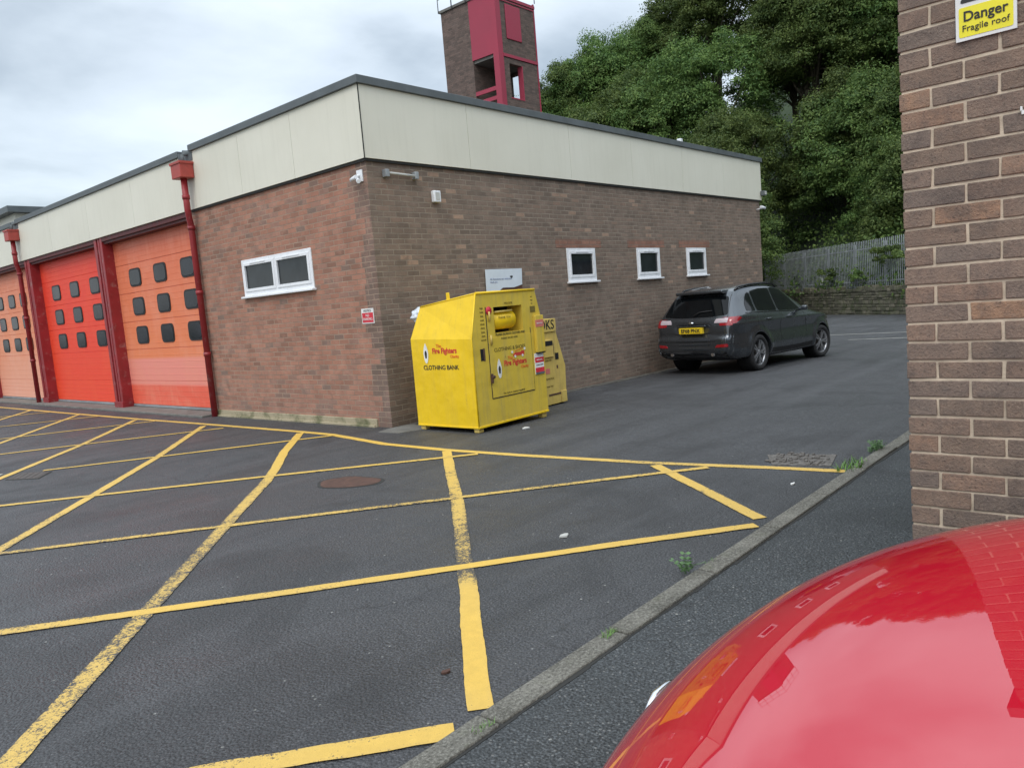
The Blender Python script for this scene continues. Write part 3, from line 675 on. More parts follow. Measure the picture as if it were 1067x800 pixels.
# ------------------------------------------------------------------ clothing bank
CX0, CX1, CY0, CY1 = .02, 1.42, -1.68, -.54
BK = thing('clothing_bank', 'large bright yellow steel clothing bank at the brick corner', 'clothing bank', (.72, -1.1, 0))
TX0, TX1, KZ, TZ, TZB = .155, 1.31, 1.19, 1.75, 1.64
b = MB()
def V(*p): return Vector(p)
fr = [V(CX0, CY0, .06), V(CX0, CY0, KZ), V(TX0, CY0, TZ), V(TX1, CY0, TZ), V(CX1, CY0, 1.33), V(CX1, CY0, .06)]
bk = [V(CX0, CY1, .06), V(CX0, CY1, KZ + .03), V(TX0, CY1 - .10, TZB), V(TX1, CY1 - .10, TZB), V(CX1, CY1, 1.33), V(CX1, CY1, .06)]
b.m(M['bin'])
for i in (0, 1, 2, 4, 3): b.face([fr[i], bk[i], bk[i + 1], fr[i + 1]])
b.face([bk[0], bk[5], bk[4], bk[3], bk[2], bk[1]]); b.face([fr[0], fr[5], bk[5], bk[0]])
# front panel with chute opening
OX0, OX1, OZ0, OZ1 = .46, 1.02, 1.225, 1.56
b.m(M['bin_old']); y = CY0
def q(pts): b.face([(p[0], y, p[1]) for p in pts])
q([(CX0, .06), (OX0, .06), (OX0, OZ0), (CX0, KZ)]); q([(OX0, .06), (OX1, .06), (OX1, OZ0), (OX0, OZ0)]); q([(OX1, .06), (CX1, .06), (CX1, 1.33), (OX1, OZ0)])
q([(CX0, KZ), (OX0, OZ0), (OX0, OZ1), (TX0, TZ)]); q([(TX0, TZ), (OX0, OZ1), (OX1, OZ1), (TX1, TZ)]); q([(OX1, OZ0), (CX1, 1.33), (TX1, TZ), (OX1, OZ1)])
D_ = CY0 + .26
for f in ([(OX0, y, OZ0), (OX0, D_, OZ0), (OX0, D_, OZ1), (OX0, y, OZ1)], [(OX1, y, OZ0), (OX1, y, OZ1), (OX1, D_, OZ1), (OX1, D_, OZ0)], [(OX0, y, OZ0), (OX1, y, OZ0), (OX1, D_, OZ0), (OX0, D_, OZ0)], [(OX0, y, OZ1), (OX0, D_, OZ1), (OX1, D_, OZ1), (OX1, y, OZ1)]): b.face(f)
b.m(M['dark']); b.face([(OX0, D_, OZ0), (OX1, D_, OZ0), (OX1, D_, OZ1), (OX0, D_, OZ1)])
b.build('body', None, BK)
b = MB(); b.box((CX0 - .006, CY0 - .008, .058), (CX1 + .006, CY0 + .03, .085), .004); b.box((CX0 - .008, CY0 + .0, .058), (CX0 + .02, CY1, .080), .004)
b.tube([(TX0, CY0, TZ), (TX1, CY0, TZ + .002)], .016, 8); b.tube([(TX0, CY0, TZ), (TX0, CY1 - .1, TZB)], .010, 8); b.tube([(CX0, CY0 + .004, .07), (CX0, CY0 + .004, KZ), (TX0, CY0 + .004, TZ)], .009, 8); b.build('edge_trim', M['bin'], BK)
b = MB(); b.lathe([(OX0 + .015, .02), (OX0 + .02, .115), (OX0 + .02, .12), (.90, .12), (.905, .115), (.91, .02)], (0, CY0 + .13, 1.385), 'x', 28); b.build('chute_drum', M['bin'], BK)
b = MB(); b.tube([(.50, CY0 + .02, 1.497), (.84, CY0 + .02, 1.500)], .012, 8); b.build('chute_handle', M['bin_pale'], BK)
# access door (raised sheet with dark seam)
b = MB(); DL, DR, DB, DT = .31, 1.16, .40, 1.57
dv = [((DL - .004, DB), (DL + .004, DT)), ]
b.m(M['joint']); y0, y1 = CY0 - .004, CY0 + .002
b.box((DL - .006, y0, DB), (DL + .006, y1, DT)); b.box((DL, y0, DB - .006), (DR, y1, DB + .006)); b.box((DR - .004, y0, DB), (DR + .004, y1, 1.25))
b.m(M['bin_old'])
b.box((DL + .006, CY0 - .007, DB + .006), (DR - .004, CY0 + .001, OZ0 - .05), .002)
dr = b.build('access_door', None, BK)
b = MB(); b.lathe([(-.05, .0), (-.05, .022), (0, .026)], (.325, CY0, .68), 'y', 12); b.box((.30, CY0 - .03, .60), (.33, CY0, .72), .004); b.build('lock', M['rust'], dr)
for z in (1.45, 1.15):
    b = MB(); b.tube([(.36, CY0 - .014, z - .06), (.36, CY0 - .014, z + .06)], .014, 8); b.build('hinge', M['bin_pale'], dr)
b = MB(); b.m(M['dark']); b.box((.155, CY0 - .003, .90), (.23, CY0 + .02, 1.05)); b.m(M['rust']); b.box((.205, CY0 - .006, .895), (.235, CY0 + .01, 1.055), .002); b.build('side_slot', None, BK)
b = MB(); b.m(M['bin_old']); b.box((1.235, CY0 - .05, .90), (1.40, CY0, 1.40), .006); b.m(M['dark']); b.box((1.24, CY0 - .048, .885), (1.395, CY0 - .002, .90)); b.build('leaflet_box', None, BK)
b = MB(); b.box((1.10 + .09, CY0 - .006, 1.45), (1.29, CY0, 1.53)); b.box((1.20, CY0 - .008, 1.46), (1.28, CY0 - .006, 1.52)); b.build('hook_plate', M['inkfade'], BK)
def lug(y_):
    b = MB(); b.box((TX0 + .02, y_ - .03, TZ - .05), (TX0 + .035, y_ + .03, TZ + .045), .01); b.build('lifting_lug', M['bin'], BK)
lug(-1.16)
for x_, y_ in ((CX0 + .06, CY0 + .07), (CX1 - .06, CY0 + .07), (CX0 + .06, CY1 - .07), (CX1 - .06, CY1 - .07)):
    simple('foot', M['bin_pale'], [((x_ - .045, y_ - .045, gz(x_)), (x_ + .045, y_ + .045, .062))], BK, .012)
# stickers and lettering, front
yf = CY0 - .0085
b = MB(); b.lathe([(yf, .0), (yf, .055), (yf + .003, .055)], (.365, 0, 1.52), 'y', 24); b.build('round_sticker', M['sticker_red'], BK)
s_ = simple('sticker', M['sticker_pink'], [((1.22, CY0 - .054, 1.245), (1.39, CY0 - .050, 1.34))], BK); text('lettering', 'RECYCLE', .03, (1.305, CY0 - .0555, 1.29), '-y', M['paper'], s_)
s_ = simple('sticker', M['paper'], [((1.20, CY0 - .012, .60), (1.385, CY0, .885))], BK); many('red_band', M['sticker_red'], [((1.20, CY0 - .014, .76), (1.385, CY0 - .011, .83)), ((1.20, CY0 - .014, .615), (1.385, CY0 - .011, .69))], s_)
simple('dark_band', M['coping'], [((1.20, CY0 - .0145, .60), (1.385, CY0 - .011, .628))], s_)
text('lettering', 'WARNING', .026, (1.29, CY0 - .0155, .795), '-y', M['paper'], s_); text('lettering', 'DO NOT ENTER', .020, (1.29, CY0 - .0135, .725), '-y', M['ink'], s_)
text('lettering', 'CLOTHING & SHOES', .066, (.71, yf, 1.012), '-y', M['inkfade'], BK, bold=.001)
text('lettering', 'PLEASE DONATE CLOTHES AND', .040, (.75, yf, 1.205), '-y', M['ink'], BK); text('lettering', 'PAIRED SHOES HERE', .036, (.72, yf, 1.150), '-y', M['inkfade'], BK)
text('lettering', 'THANK YOU', .042, (.67, CY0 + .005, 1.42), '-y', M['inkfade'], BK)
text('lettering', 'WELCOME', .034, (.75, yf, 1.60), '-y', M['inkfade'], BK)
text('lettering', 'This bank is emptied regularly', .036, (.73, yf, .44), '-y', M['inkfade'], BK)
for i in range(9):
    text('lettering', 'iiil'[i % 4] * 3 if False else ['bags', 'belts', 'hats', 'coats', 'shoes', 'shirts', 'jeans', 'linen', 'towels'][i], .034, (.235, CY0 - .002, 1.56 - i * .05), '-y', M['inkfade'], BK)
for i in range(4): text('lettering', ['no', 'rags', 'no', 'duvets'][i], .030, (1.23, CY0 - .002, 1.66 - i * .045), '-y', M['inkfade'], BK)
def logo(facing, P3, s1):
    text('lettering', 'The', .06, P3(-.10, .085), facing, M['orangeink'], BK, bold=.001); text('lettering', 'Fire Fighters', .098, P3(0, .02), facing, M['redink'], BK, bold=.003, sx=.92)
    text('lettering', 'Charity', .052, P3(.18, -.055), facing, M['orangeink'], BK, bold=.001)
logo('-y', lambda u, v: (.80 + u, yf, .80 + v), 1); logo('-x', lambda u, v: (CX0 - .003, -1.17 - u, 1.035 + v), 1)
def flame(facing, P3, sc):
    b = MB()
    outl = [(0, .13), (.03, .06), (.045, .0), (.035, -.08), (.015, -.13), (-.015, -.13), (-.035, -.08), (-.045, 0), (-.03, .06)]
    inn = [(0, .04), (.022, .0), (.012, -.07), (-.012, -.07), (-.022, 0)]
    ax = 'y' if facing == '-y' else 'x'
    for mm, o_, d in ((M['paper'], outl, 0), (M['ink'], inn, .003)):
        pp = [P3(u * sc, v * sc) for u, v in rpoly(o_, .02, 3)]
        b.m(mm)
        if ax == 'y': b.prism([(p[0], p[2]) for p in pp], 'y', pp[0][1] - d - .002, pp[0][1] - d)
        else: b.prism([(p[1], p[2]) for p in pp], 'x', pp[0][0] - d - .002, pp[0][0] - d)
    b.build('flame_emblem', None, BK)
flame('-y', lambda u, v: (.475 + u, yf, .775 + v), 1.0); flame('-x', lambda u, v: (CX0 - .003, -.82 - u, 1.035 + v), 1.05)
text('lettering', 'CLOTHING BANK', .082, (CX0 - .003, -1.08, .838), '-x', M['ink'], BK, bold=.001)
# little red fire engine picture
b = MB(); ye = yf - .001
b.m(M['redink']); b.prism([(.76, .90), (.99, .90), (.99, .955), (.93, .96), (.93, .945), (.80, .945), (.78, .93), (.76, .92)], 'y', ye - .001, ye + .001)
b.m(M['orangeink']); b.prism([(.80, .955), (.96, .985), (.96, .992), (.80, .965)], 'y', ye - .001, ye + .001)
b.m(M['paper'])
for xx, zz_ in ((.80, .895), (.95, .895), (.745, .955), (1.0, .98)): b.prism([(xx + .018 * math.cos(a), zz_ + .018 * math.sin(a)) for a in [k * math.pi / 5 for k in range(10)]], 'y', ye - .003, ye - .001)
b.build('fire_engine_picture', None, BK)

# white bag behind the bank
b = MB(); bmesh.ops.create_icosphere(b.bm, subdivisions=4, radius=1)
import mathutils
for v in b.bm.verts:
    n_ = mathutils.noise.noise(v.co * 2.2) * .35 + mathutils.noise.noise(v.co * 6) * .14
    v.co = v.co * (1 + n_); v.co = Vector((.36 + v.co.x * .13, -.40 + v.co.y * .10, 1.53 + v.co.z * .10))
bg = b.build('plastic_bag', M['bag'], None, smooth=True); tag(bg, 'crumpled white plastic bag wedged between the yellow bank and the wall', 'bag')

# ------------------------------------------------------------------ book bank
BB = thing('book_bank', 'smaller pale yellow book bank standing behind the clothing bank', 'book bank', (2.2, -.7, gz(2.2)))
g0 = gz(2.2)
b = MB(); yb0, yb1 = -1.0, -.25
pr = [(1.68, .02), (2.73, .02), (2.76, .58), (2.58, 1.13), (1.83, 1.13), (1.65, .58)]
b.m(M['bin_pale']); b.prism([(x_, z_ + g0) for x_, z_ in pr], 'y', yb0, yb1); b.build('body', None, BB)
b = MB(); b.box((1.82, yb0 - .02, 1.135 + g0), (2.57, yb0 + .35, 1.335 + g0), .006); hd = b.build('header_box', M['bin_pale'], BB)
text('lettering', 'BOOKS', .20, (2.21, yb0 - .022, 1.24 + g0), '-y', M['ink'], hd, bold=.002, sx=.95)
b = MB(); b.m(M['bin_pale']); b.box((2.22, yb0 - .03, .75 + g0), (2.46, yb0, 1.02 + g0), .008); b.m(M['dark']); b.box((2.24, yb0 - .034, .93 + g0), (2.44, yb0 - .028, 1.0 + g0)); b.build('deposit_flap', None, BB)
b = MB(); b.box((2.52, yb0 - .006, .70 + g0), (2.60, yb0 + .002, .80 + g0)); b.build('side_slot', M['dark'], BB)
b = MB(); b.box((2.54, yb0 - .006, .56 + g0), (2.57, yb0 + .002, .61 + g0)); b.box((2.30, yb0 - .006, .155 + g0), (2.62, yb0 + .002, .18 + g0)); b.build('seam', M['rust'], BB)
b = MB(); b.tube([(2.46, yb0 - .02, .78 + g0), (2.46, yb0 - .02, .96 + g0)], .012, 8); b.build('hinge', M['rust'], BB)
for z_, s2 in ((.70, 'BOOKS CDS'), (.42, 'PLEASE RECYCLE'), (.30, 'THANK YOU')): text('lettering', s2, .035, (2.32, yb0 - .004, z_ + g0), '-y', M['inkfade'], BB)
b = MB(); b.box((2.25, yb0 - .004, .50 + g0), (2.36, yb0, .58 + g0)); b.build('sticker', M['sticker_pink'], BB)
for x_ in (1.78, 2.66):
    for y_ in (yb0 + .07, yb1 - .07): simple('foot', M['black'], [((x_ - .04, y_ - .04, gz(x_)), (x_ + .04, y_ + .04, .03 + g0))], BB, .006)
b = MB(); b.box((2.60, yb0 - .015, .02 + g0), (2.735, yb0, .20 + g0), .006); b.build('corner_plate', M['bin_pale'], BB)

# ------------------------------------------------------------------ near brick building
NB = thing('near_building', 'brown brick building corner with pale mortar beside the red car', 'building', (2, -11, 0))
FX, EY = -3.4, -7.478
simple('mortar_bed', M['near_mortar'], [((FX + .006, -11.0, -.1), (FX + .2, EY - .006, 2.78))], NB)
b = MB(); z = .0317 - .075 - .075; row = 0
zs_ = []
while z < 2.72:
    zlo, zhi = z + .005, z + .070
    start = EY
    first = .104 if row % 2 == 1 else .217
    yy = start; L = first; k = 0
    while yy > -10.95:
        jx = rng.uniform(-.0015, .0015); jz = rng.uniform(-.0012, .0012)
        b.box((FX + jx, yy - L + .0, zlo + jz), (FX + .09, yy + (rng.uniform(-.002, .002)), zhi + jz), .0035, 2)
        yy -= L + rng.uniform(.0085, .0125); L = rng.uniform(.213, .217); k += 1
    z += .075; row += 1
for v in b.bm.verts:
    q_ = v.co * 34; v.co += Vector((mathutils.noise.noise(q_), mathutils.noise.noise(q_ + Vector((7, 0, 0))), mathutils.noise.noise(q_ + Vector((0, 9, 0))))) * .0035
b.build('brick_wall', M['near_brick'], NB)
b = MB(); b.face([(FX + .09, EY, -.1), (16, EY, -.3), (16, EY, 2.78), (FX + .09, EY, 2.78)][::-1]); b.box((FX + .012, -20, -.1), (FX + .3, -10.96, 2.78)); b.face([(16, EY, -.3), (16, -20, -.3), (16, -20, 2.78), (16, EY, 2.78)])
b.build('brick_wall', M['brick_side'], NB)
simple('roof_edge', M['coping'], [((FX - .05, -20, 2.78), (16.06, EY + .05, 2.86))], NB)
t = thing('warning_sign', 'yellow and white danger fragile roof sign on near brick wall', 'sign', (FX, -7.77, 2.55))
b = MB(); b.box((FX - .008, -7.869, 2.417), (FX - .003, -7.677, 2.76), .001); b.build('plate', M['paper'], t)
b = MB(); b.prism(rpoly([(-7.858, 2.430), (-7.688, 2.430), (-7.688, 2.535), (-7.858, 2.535)], .008), 'x', FX - .0095, FX - .008); b.build('yellow_panel', M['signyellow'], t)
b = MB(); b.m(M['ink']); b.prism(rpoly([(-7.855, 2.550), (-7.690, 2.550), (-7.7725, 2.70)], .012), 'x', FX - .0095, FX - .008); b.m(M['signyellow']); b.prism(rpoly([(-7.832, 2.562), (-7.713, 2.562), (-7.7725, 2.672)], .006), 'x', FX - .0115, FX - .0095)
b.m(M['ink']); b.prism([(-7.777, 2.60), (-7.768, 2.60), (-7.764, 2.645), (-7.781, 2.645)], 'x', FX - .013, FX - .0115); b.prism([(-7.777, 2.578), (-7.768, 2.578), (-7.768, 2.588), (-7.777, 2.588)], 'x', FX - .013, FX - .0115)
b.build('warning_triangle', None, t)
text('lettering', 'Danger', .050, (FX - .0105, -7.772, 2.500), '-x', M['ink'], t, bold=.0008, sx=.95); text('lettering', 'Fragile roof', .032, (FX - .0105, -7.772, 2.459), '-x', M['ink'], t, sx=1.0)
b = MB(); b.box((FX - .004, -7.881, 2.13), (FX + .0, -7.874, 2.145)); b.box((FX - .004, -7.8885, 2.117), (FX, -7.878, 2.131)); tag(b.build('paint_mark', M['paper']), 'tiny white paint mark on the near brick wall below the sign', 'paint mark')

# ------------------------------------------------------------------ drill tower
TW = thing('drill_tower', 'tall dark brick drill tower with crimson panels behind the roof', 'tower', (19, 14, 0))
TX, TY = 17.5, 12.5; X1 = 19.95; Y1 = 15.56; YM = 13.92; TH = 14.0
b = MB(); b.box((TX, YM, -.5), (X1, Y1, TH)); b.build('brick_wall', M['brick_tower'], TW)          # solid stair shaft (left)
b = MB(); wall_face(b, 'y', TX + .28, X1, -.5, 11.50, [(18.12, 18.93, 9.95, 11.30)], TY, .22, 1); wall_face(b, 'y', TX + .28, X1, 11.66, TH - .25, [], TY, .22, 1)
wall_face(b, 'x', TY, YM, -.5, TH - .2, [(TY + .35, YM - .02, 9.6, 11.35)], X1, .05, -1)
b.build('brick_wall', M['brick_tower'], TW)
b = MB()   # inside faces of the open deck
b.face([(TX + .28, TY + .22, -.5), (TX + .28, TY + .22, 11.5), (18.12, TY + .22, 11.5), (18.12, TY + .22, -.5)]); b.face([(18.93, TY + .22, -.5), (18.93, TY + .22, 11.5), (X1, TY + .22, 11.5), (X1, TY + .22, -.5)])
b.face([(18.12, TY + .22, -.5), (18.12, TY + .22, 9.95), (18.93, TY + .22, 9.95), (18.93, TY + .22, -.5)])
b.build('inner_wall', M['brick_tower'], TW)
many('deck_floor', M['concrete'], [((TX + .05, TY + .05, 9.3), (X1 - .05, YM, 9.42)), ((TX + .05, TY + .05, 11.52), (X1 - .05, YM, 11.66)), ((TX, TY, TH - .25), (X1, YM, TH - .1))], TW)
simple('red_cladding', M['panelred'], [((TX - .02, TY + .26, 11.64), (TX + .04, YM + .02, TH + .05))], TW)
simple('corner_post', M['panelred'], [((TX - .03, TY - .03, 4), (TX + .26, TY + .26, TH + .05))], TW)
many('red_rail', M['panelred'], [((TX + .0, TY + .2, 10.22), (TX + .06, YM, 10.38)), ((TX + .0, TY + .2, 9.85), (TX + .06, YM, 10.0))], TW)
many('red_band', M['panelred'], [((TX + .26, TY - .04, 11.52), (X1 + .03, TY + .02, 11.64)), ((TX + .26, TY - .05, TH - .20), (X1 + .05, TY + .02, TH - .08)), ((TX + .26, TY - .03, TH - .30), (X1 + .03, TY + .02, TH - .25))], TW)
simple('red_hatch', M['panelred'], [((18.07, TY - .04, 12.26), (19.01, TY + .0, 13.62))], TW, .02)
simple('corner_flashing', M['panelred'], [((X1 - .02, TY - .02, 4), (X1 + .05, TY + .04, TH))], TW)
many('window_frame', M['panelred'], [((18.90, TY - .01, 9.95), (18.95, TY + .23, 11.30)), ((18.10, TY - .01, 9.90), (18.95, TY + .03, 9.95))], TW)
b = MB(); b.box((TX - .06, TY + .3, TH), (X1 + .06, Y1 + .06, TH + .12), .02); b.build('coping', M['concrete'], TW)
b = MB()
for yy in (12.4, 13.2, 14.0, 14.8, 15.6): b.tube([(TX - .1, yy, TH), (TX - .1, yy, TH + 1.1)], .022, 6)
for xx in (18.3, 19.1, 19.95): b.tube([(xx, 12.4, TH), (xx, 12.4, TH + 1.1)], .022, 6)
for z_ in (.55, 1.1): b.tube([(TX - .1, 15.6, TH + z_), (TX - .1, 12.4, TH + z_), (X1, 12.4, TH + z_)], .022, 6)
b.build('guard_rail', M['galv'], TW)
b = MB(); b.tube([(17.9, 15.3, TH), (17.9, 15.3, TH + 2.2)], .02, 6); b.build('aerial', M['galv'], TW)

# far building beyond the garage end
FB = thing('far_building', 'taller pale building with dark flat roof beyond the garage end', 'building', (6, 26, 0))
simple('wall', M['fascia'], [((3.0, 23.0 + 1.2, 0), (12, 36, 6.40))], FB); simple('roof', M['coping'], [((2.7, 23.9, 6.40), (12.3, 36.3, 6.62))], FB)

# ------------------------------------------------------------------ stone boundary wall and palisade fence
A_ = Vector((24.6, -5.2)); B_ = Vector((43.4, 14.12)); dv_ = (B_ - A_).normalized(); nv = Vector((dv_.y, -dv_.x)); Lw = (B_ - A_).length
ZG = -.50
SW_ = thing('stone_wall', 'low mossy rubble stone wall below the palisade fence', 'wall', (35, 5.5, ZG))
def stonemat():
    m, nt, b = newmat('rubble_stone')
    g = N(nt, 'ShaderNodeNewGeometry'); t = N(nt, 'ShaderNodeTexCoord').outputs['Object']
    col = ramp(nt, g.outputs['Random Per Island'], [(0, (.075, .07, .05)), (.5, (.13, .12, .085)), (1, (.20, .18, .13))])
    n = noise(nt, t, 3, 6, .65); col = mixc(nt, mrange(nt, n, .45, .65, 0, .7), col, (.065, .085, .028))
    nt.links.new(col, b.inputs['Base Color']); b.inputs['Roughness'].default_value = .95; bumpn(nt, b, noise(nt, t, 18, 6, .7), .8, .03)
    return m
M['stone'] = stonemat()
b = MB(); s = 0; z = ZG - .05; rowi = 0
def wbox(b, s0, s1, z0, z1, d0, d1, bev=0):
    vs0 = len(b.bm.verts); b.box((s0, d0, z0), (s1, d1, z1), bev)
    b.bm.verts.ensure_lookup_table()
    for v in list(b.bm.verts)[vs0:]:
        p = A_ + dv_ * v.co.x + nv * v.co.y; v.co = Vector((p.x, p.y, v.co.z))
wbox(b, 0, Lw, ZG - .1, .72, .06, .3)
while z < .70:
    h = rng.uniform(.11, .2); s = -rng.uniform(0, .3)
    while s < Lw:
        l = rng.uniform(.2, .55); wbox(b, max(s, 0), s + l - .02, z, min(z + h, .76) - .015, rng.uniform(-.03, .02), .2, .02); s += l
    z += h
b.build('stonework', M['stone'], SW_)
b = MB(); s = 0
while s < Lw:
    l = rng.uniform(.14, .5); wbox(b, s, s + l, .70, .76 + rng.uniform(.02, .26), -.02, .34, .03); s += l + .01
b.build('cope_stones', M['stone'], SW_)
PF = thing('palisade_fence', 'grey galvanised palisade fence on top of the stone wall', 'fence', (35, 5.5, .7))
def fb(b, s0, s1, z0, z1, d0, d1): wbox(b, s0, s1, z0, z1, d0, d1)
nb = int(Lw / 2.75)
for i in range(nb + 1):
    b = MB(); fb(b, i * 2.75 - .05, i * 2.75 + .05, .5, 3.05, .40, .50); b.build('post', M['galv'], PF)
for i in range(nb):
    for z_ in (1.15, 2.75):
        b = MB(); fb(b, i * 2.75, i * 2.75 + 2.75, z_, z_ + .06, .34, .38); b.build('rail', M['galv'], PF)
    b = MB(); n = 17
    for k in range(n):
        s = i * 2.75 + .08 + k * (2.6 / (n - 1)); zt_ = 3.18 + rng.uniform(-.015, .015)
        v0 = len(b.bm.verts)
        b.prism([(s - .022, .85), (s + .022, .85), (s + .022, zt_ - .1), (s + .010, zt_), (s, zt_ - .05), (s - .010, zt_), (s - .022, zt_ - .1)], 'y', .31, .335)
        for v in list(b.bm.verts)[v0:]:
            p = A_ + dv_ * v.co.x + nv * v.co.y; v.co = Vector((p.x, p.y, v.co.z))
    b.build('pale_panel', M['galv'], PF)
p = A_ + dv_ * 17.2 + nv * .29
b = MB(); v0 = 0; wbox(b, 16.93, 17.20, 1.12, 1.55, .275, .30)
o = b.build('fence_notice', M['paper']); tag(o, 'small white notice fixed to the palisade fence near the grey car', 'sign')
b = MB(); wbox(b, 17.02, 17.11, 1.32, 1.42, .268, .274); b.build('dark_symbol', M['coping'], o)

# ------------------------------------------------------------------ hill and trees
b = MB(); gx, gy = 40, 26; grid = []
nv2 = nv
def rstart(az):
    """distance from the camera at which the slope starts: the fence line, then round behind the station"""
    d = Vector((math.cos(R(az)), math.sin(R(az)))); o = Vector((CAM.x, CAM.y))
    den = d.x * dv_.y - d.y * dv_.x; t_ = ((A_.x - o.x) * dv_.y - (A_.y - o.y) * dv_.x) / den if abs(den) > 1e-4 else 999
    s_ = (o + d * t_ - A_).dot(dv_)
    return (t_ + .5) if 0 < t_ and s_ < Lw + .3 else 55.0
def hz(az, r):
    f = max(.18, min(1, (44 - az) / 22))
    return ZG + .9 + min(max(r - rstart(az) - .6, 0), 46) * .55 * f + 1.0 * mathutils.noise.noise(Vector((az * .2, r * .08, 0)))
gx = 90
for i in range(gx + 1):
    rw = []; az = -35 + i * 1.15
    for j in range(gy + 1):
        r_ = rstart(az) + j * 2.4; x_ = CAM.x + r_ * math.cos(R(az)); y_ = CAM.y + r_ * math.sin(R(az))
        rw.append(b.bm.verts.new((x_, y_, hz(az, r_) if j else ZG + .6)))
    grid.append(rw)
for i in range(gx):
    for j in range(gy): b.bm.faces.new((grid[i][j], grid[i + 1][j], grid[i + 1][j + 1], grid[i][j + 1]))
tag(b.build('hill', M['earth'], None, smooth=True, recalc=True), kind='structure')
nrg = np.random.default_rng(5)
def crown_mesh(name, rx, rz, nclump, nleaf, leaf, seed):
    g = np.random.default_rng(seed)
    # clump centres over an irregular ellipsoid
    d = g.normal(size=(nclump, 3)); d /= np.linalg.norm(d, axis=1)[:, None]; d[:, 2] = np.where(d[:, 2] < -.5, -d[:, 2], d[:, 2])
    lob = 1 + .12 * np.sin(3 * np.arctan2(d[:, 1], d[:, 0]) + seed) + .08 * np.sin(5 * d[:, 2] + seed * 2)
    rad = g.uniform(.45, 1.0, nclump) ** .5 * lob
    cc = d * rad[:, None] * np.array([rx, rx, rz]); cr_ = g.uniform(.13, .27, nclump) * rx
    idx = g.integers(0, nclump, nleaf); n = g.normal(size=(nleaf, 3)); n /= np.linalg.norm(n, axis=1)[:, None]
    n[:, 2] = np.where(n[:, 2] < -.3, -n[:, 2] * .5, n[:, 2])
    p = cc[idx] + n * (cr_[idx] * g.uniform(.55, 1.12, nleaf))[:, None] * np.array([1, 1, .95])
    nn = n + g.normal(size=(nleaf, 3)) * .55 + np.array([0, 0, .35]); nn /= np.linalg.norm(nn, axis=1)[:, None]
    a = np.cross(nn, g.normal(size=(nleaf, 3))); a /= np.linalg.norm(a, axis=1)[:, None]; bb = np.cross(nn, a)
    sz = leaf * g.uniform(.6, 1.3, nleaf)[:, None]
    verts = np.stack([p - a * sz, p + bb * sz * .55 + nn * sz * .1, p + a * sz, p - bb * sz * .55 + nn * sz * .1], 1).reshape(-1, 3)
    me = bpy.data.meshes.new(name); me.vertices.add(nleaf * 4); me.vertices.foreach_set('co', verts.ravel().astype(np.float32))
    me.loops.add(nleaf * 4); me.loops.foreach_set('vertex_index', np.arange(nleaf * 4, dtype=np.int32))
    me.polygons.add(nleaf); me.polygons.foreach_set('loop_start', np.arange(nleaf, dtype=np.int32) * 4)
    me.update(); me.validate(); me.materials.append(M['leaf']); return me, cc
variants = []
for k in range(5):
    me, cc = crown_mesh('crown', 1.0 * 4.2, 4.0 + .3 * k, 190, 56000, .085, 11 + k)
    b = MB(); H = 5.5
    b.tube([(0, 0, -8), (.1, .1, -4), (.05 * k, -.1, -1), (.2, .1, 2.2)], [.32, .26, .20, .07], 8)
    for i in range(0, 14):
        c_ = cc[i * 5]; s0 = Vector((0, 0, -3.6 + .35 * i % 3)); 
        b.tube([s0, (c_[0] * .4, c_[1] * .4, s0.z * .4 + c_[2] * .5), (c_[0] * .9, c_[1] * .9, c_[2] * .9)], [.12, .08, .03], 5)
    tr = b.build('trunk', M['bark']); tm = tr.data; bpy.data.objects.remove(tr)
    variants.append((me, tm))
def sil(az):
    pts = [(0, 20), (8, 23), (15, 25), (21, 24), (25, 21.5), (27.2, 20), (28.9, 18.6), (32.3, 16.8), (35.1, 15.8), (37.9, 14.2), (39.2, 12.6), (42, 8)]
    for i in range(len(pts) - 1):
        if az <= pts[i + 1][0]:
            t_ = (az - pts[i][0]) / (pts[i + 1][0] - pts[i][0]); return pts[i][1] * (1 - t_) + pts[i + 1][1] * t_
    return 8
def treep(az, D): return Vector((CAM.x + D * math.cos(R(az)), CAM.y + D * math.sin(R(az))))
looks = ['dense dark green tree', 'bushy mid green tree', 'light green spreading tree', 'tall rounded green tree', 'rough leafy green tree']
TREES = []
nm = 0
rows = [('at the skyline of the wooded hill', 66, 1.0, np.arange(6, 40.5, 2.1)), ('halfway up the wooded hill', 59, .78, np.arange(4.5, 38.5, 2.4)), ('low on the wooded hill', 52, .50, np.arange(6, 38, 2.6)), ('just behind the palisade fence', 46, .24, np.arange(5, 30, 2.6))]
tcount = 0
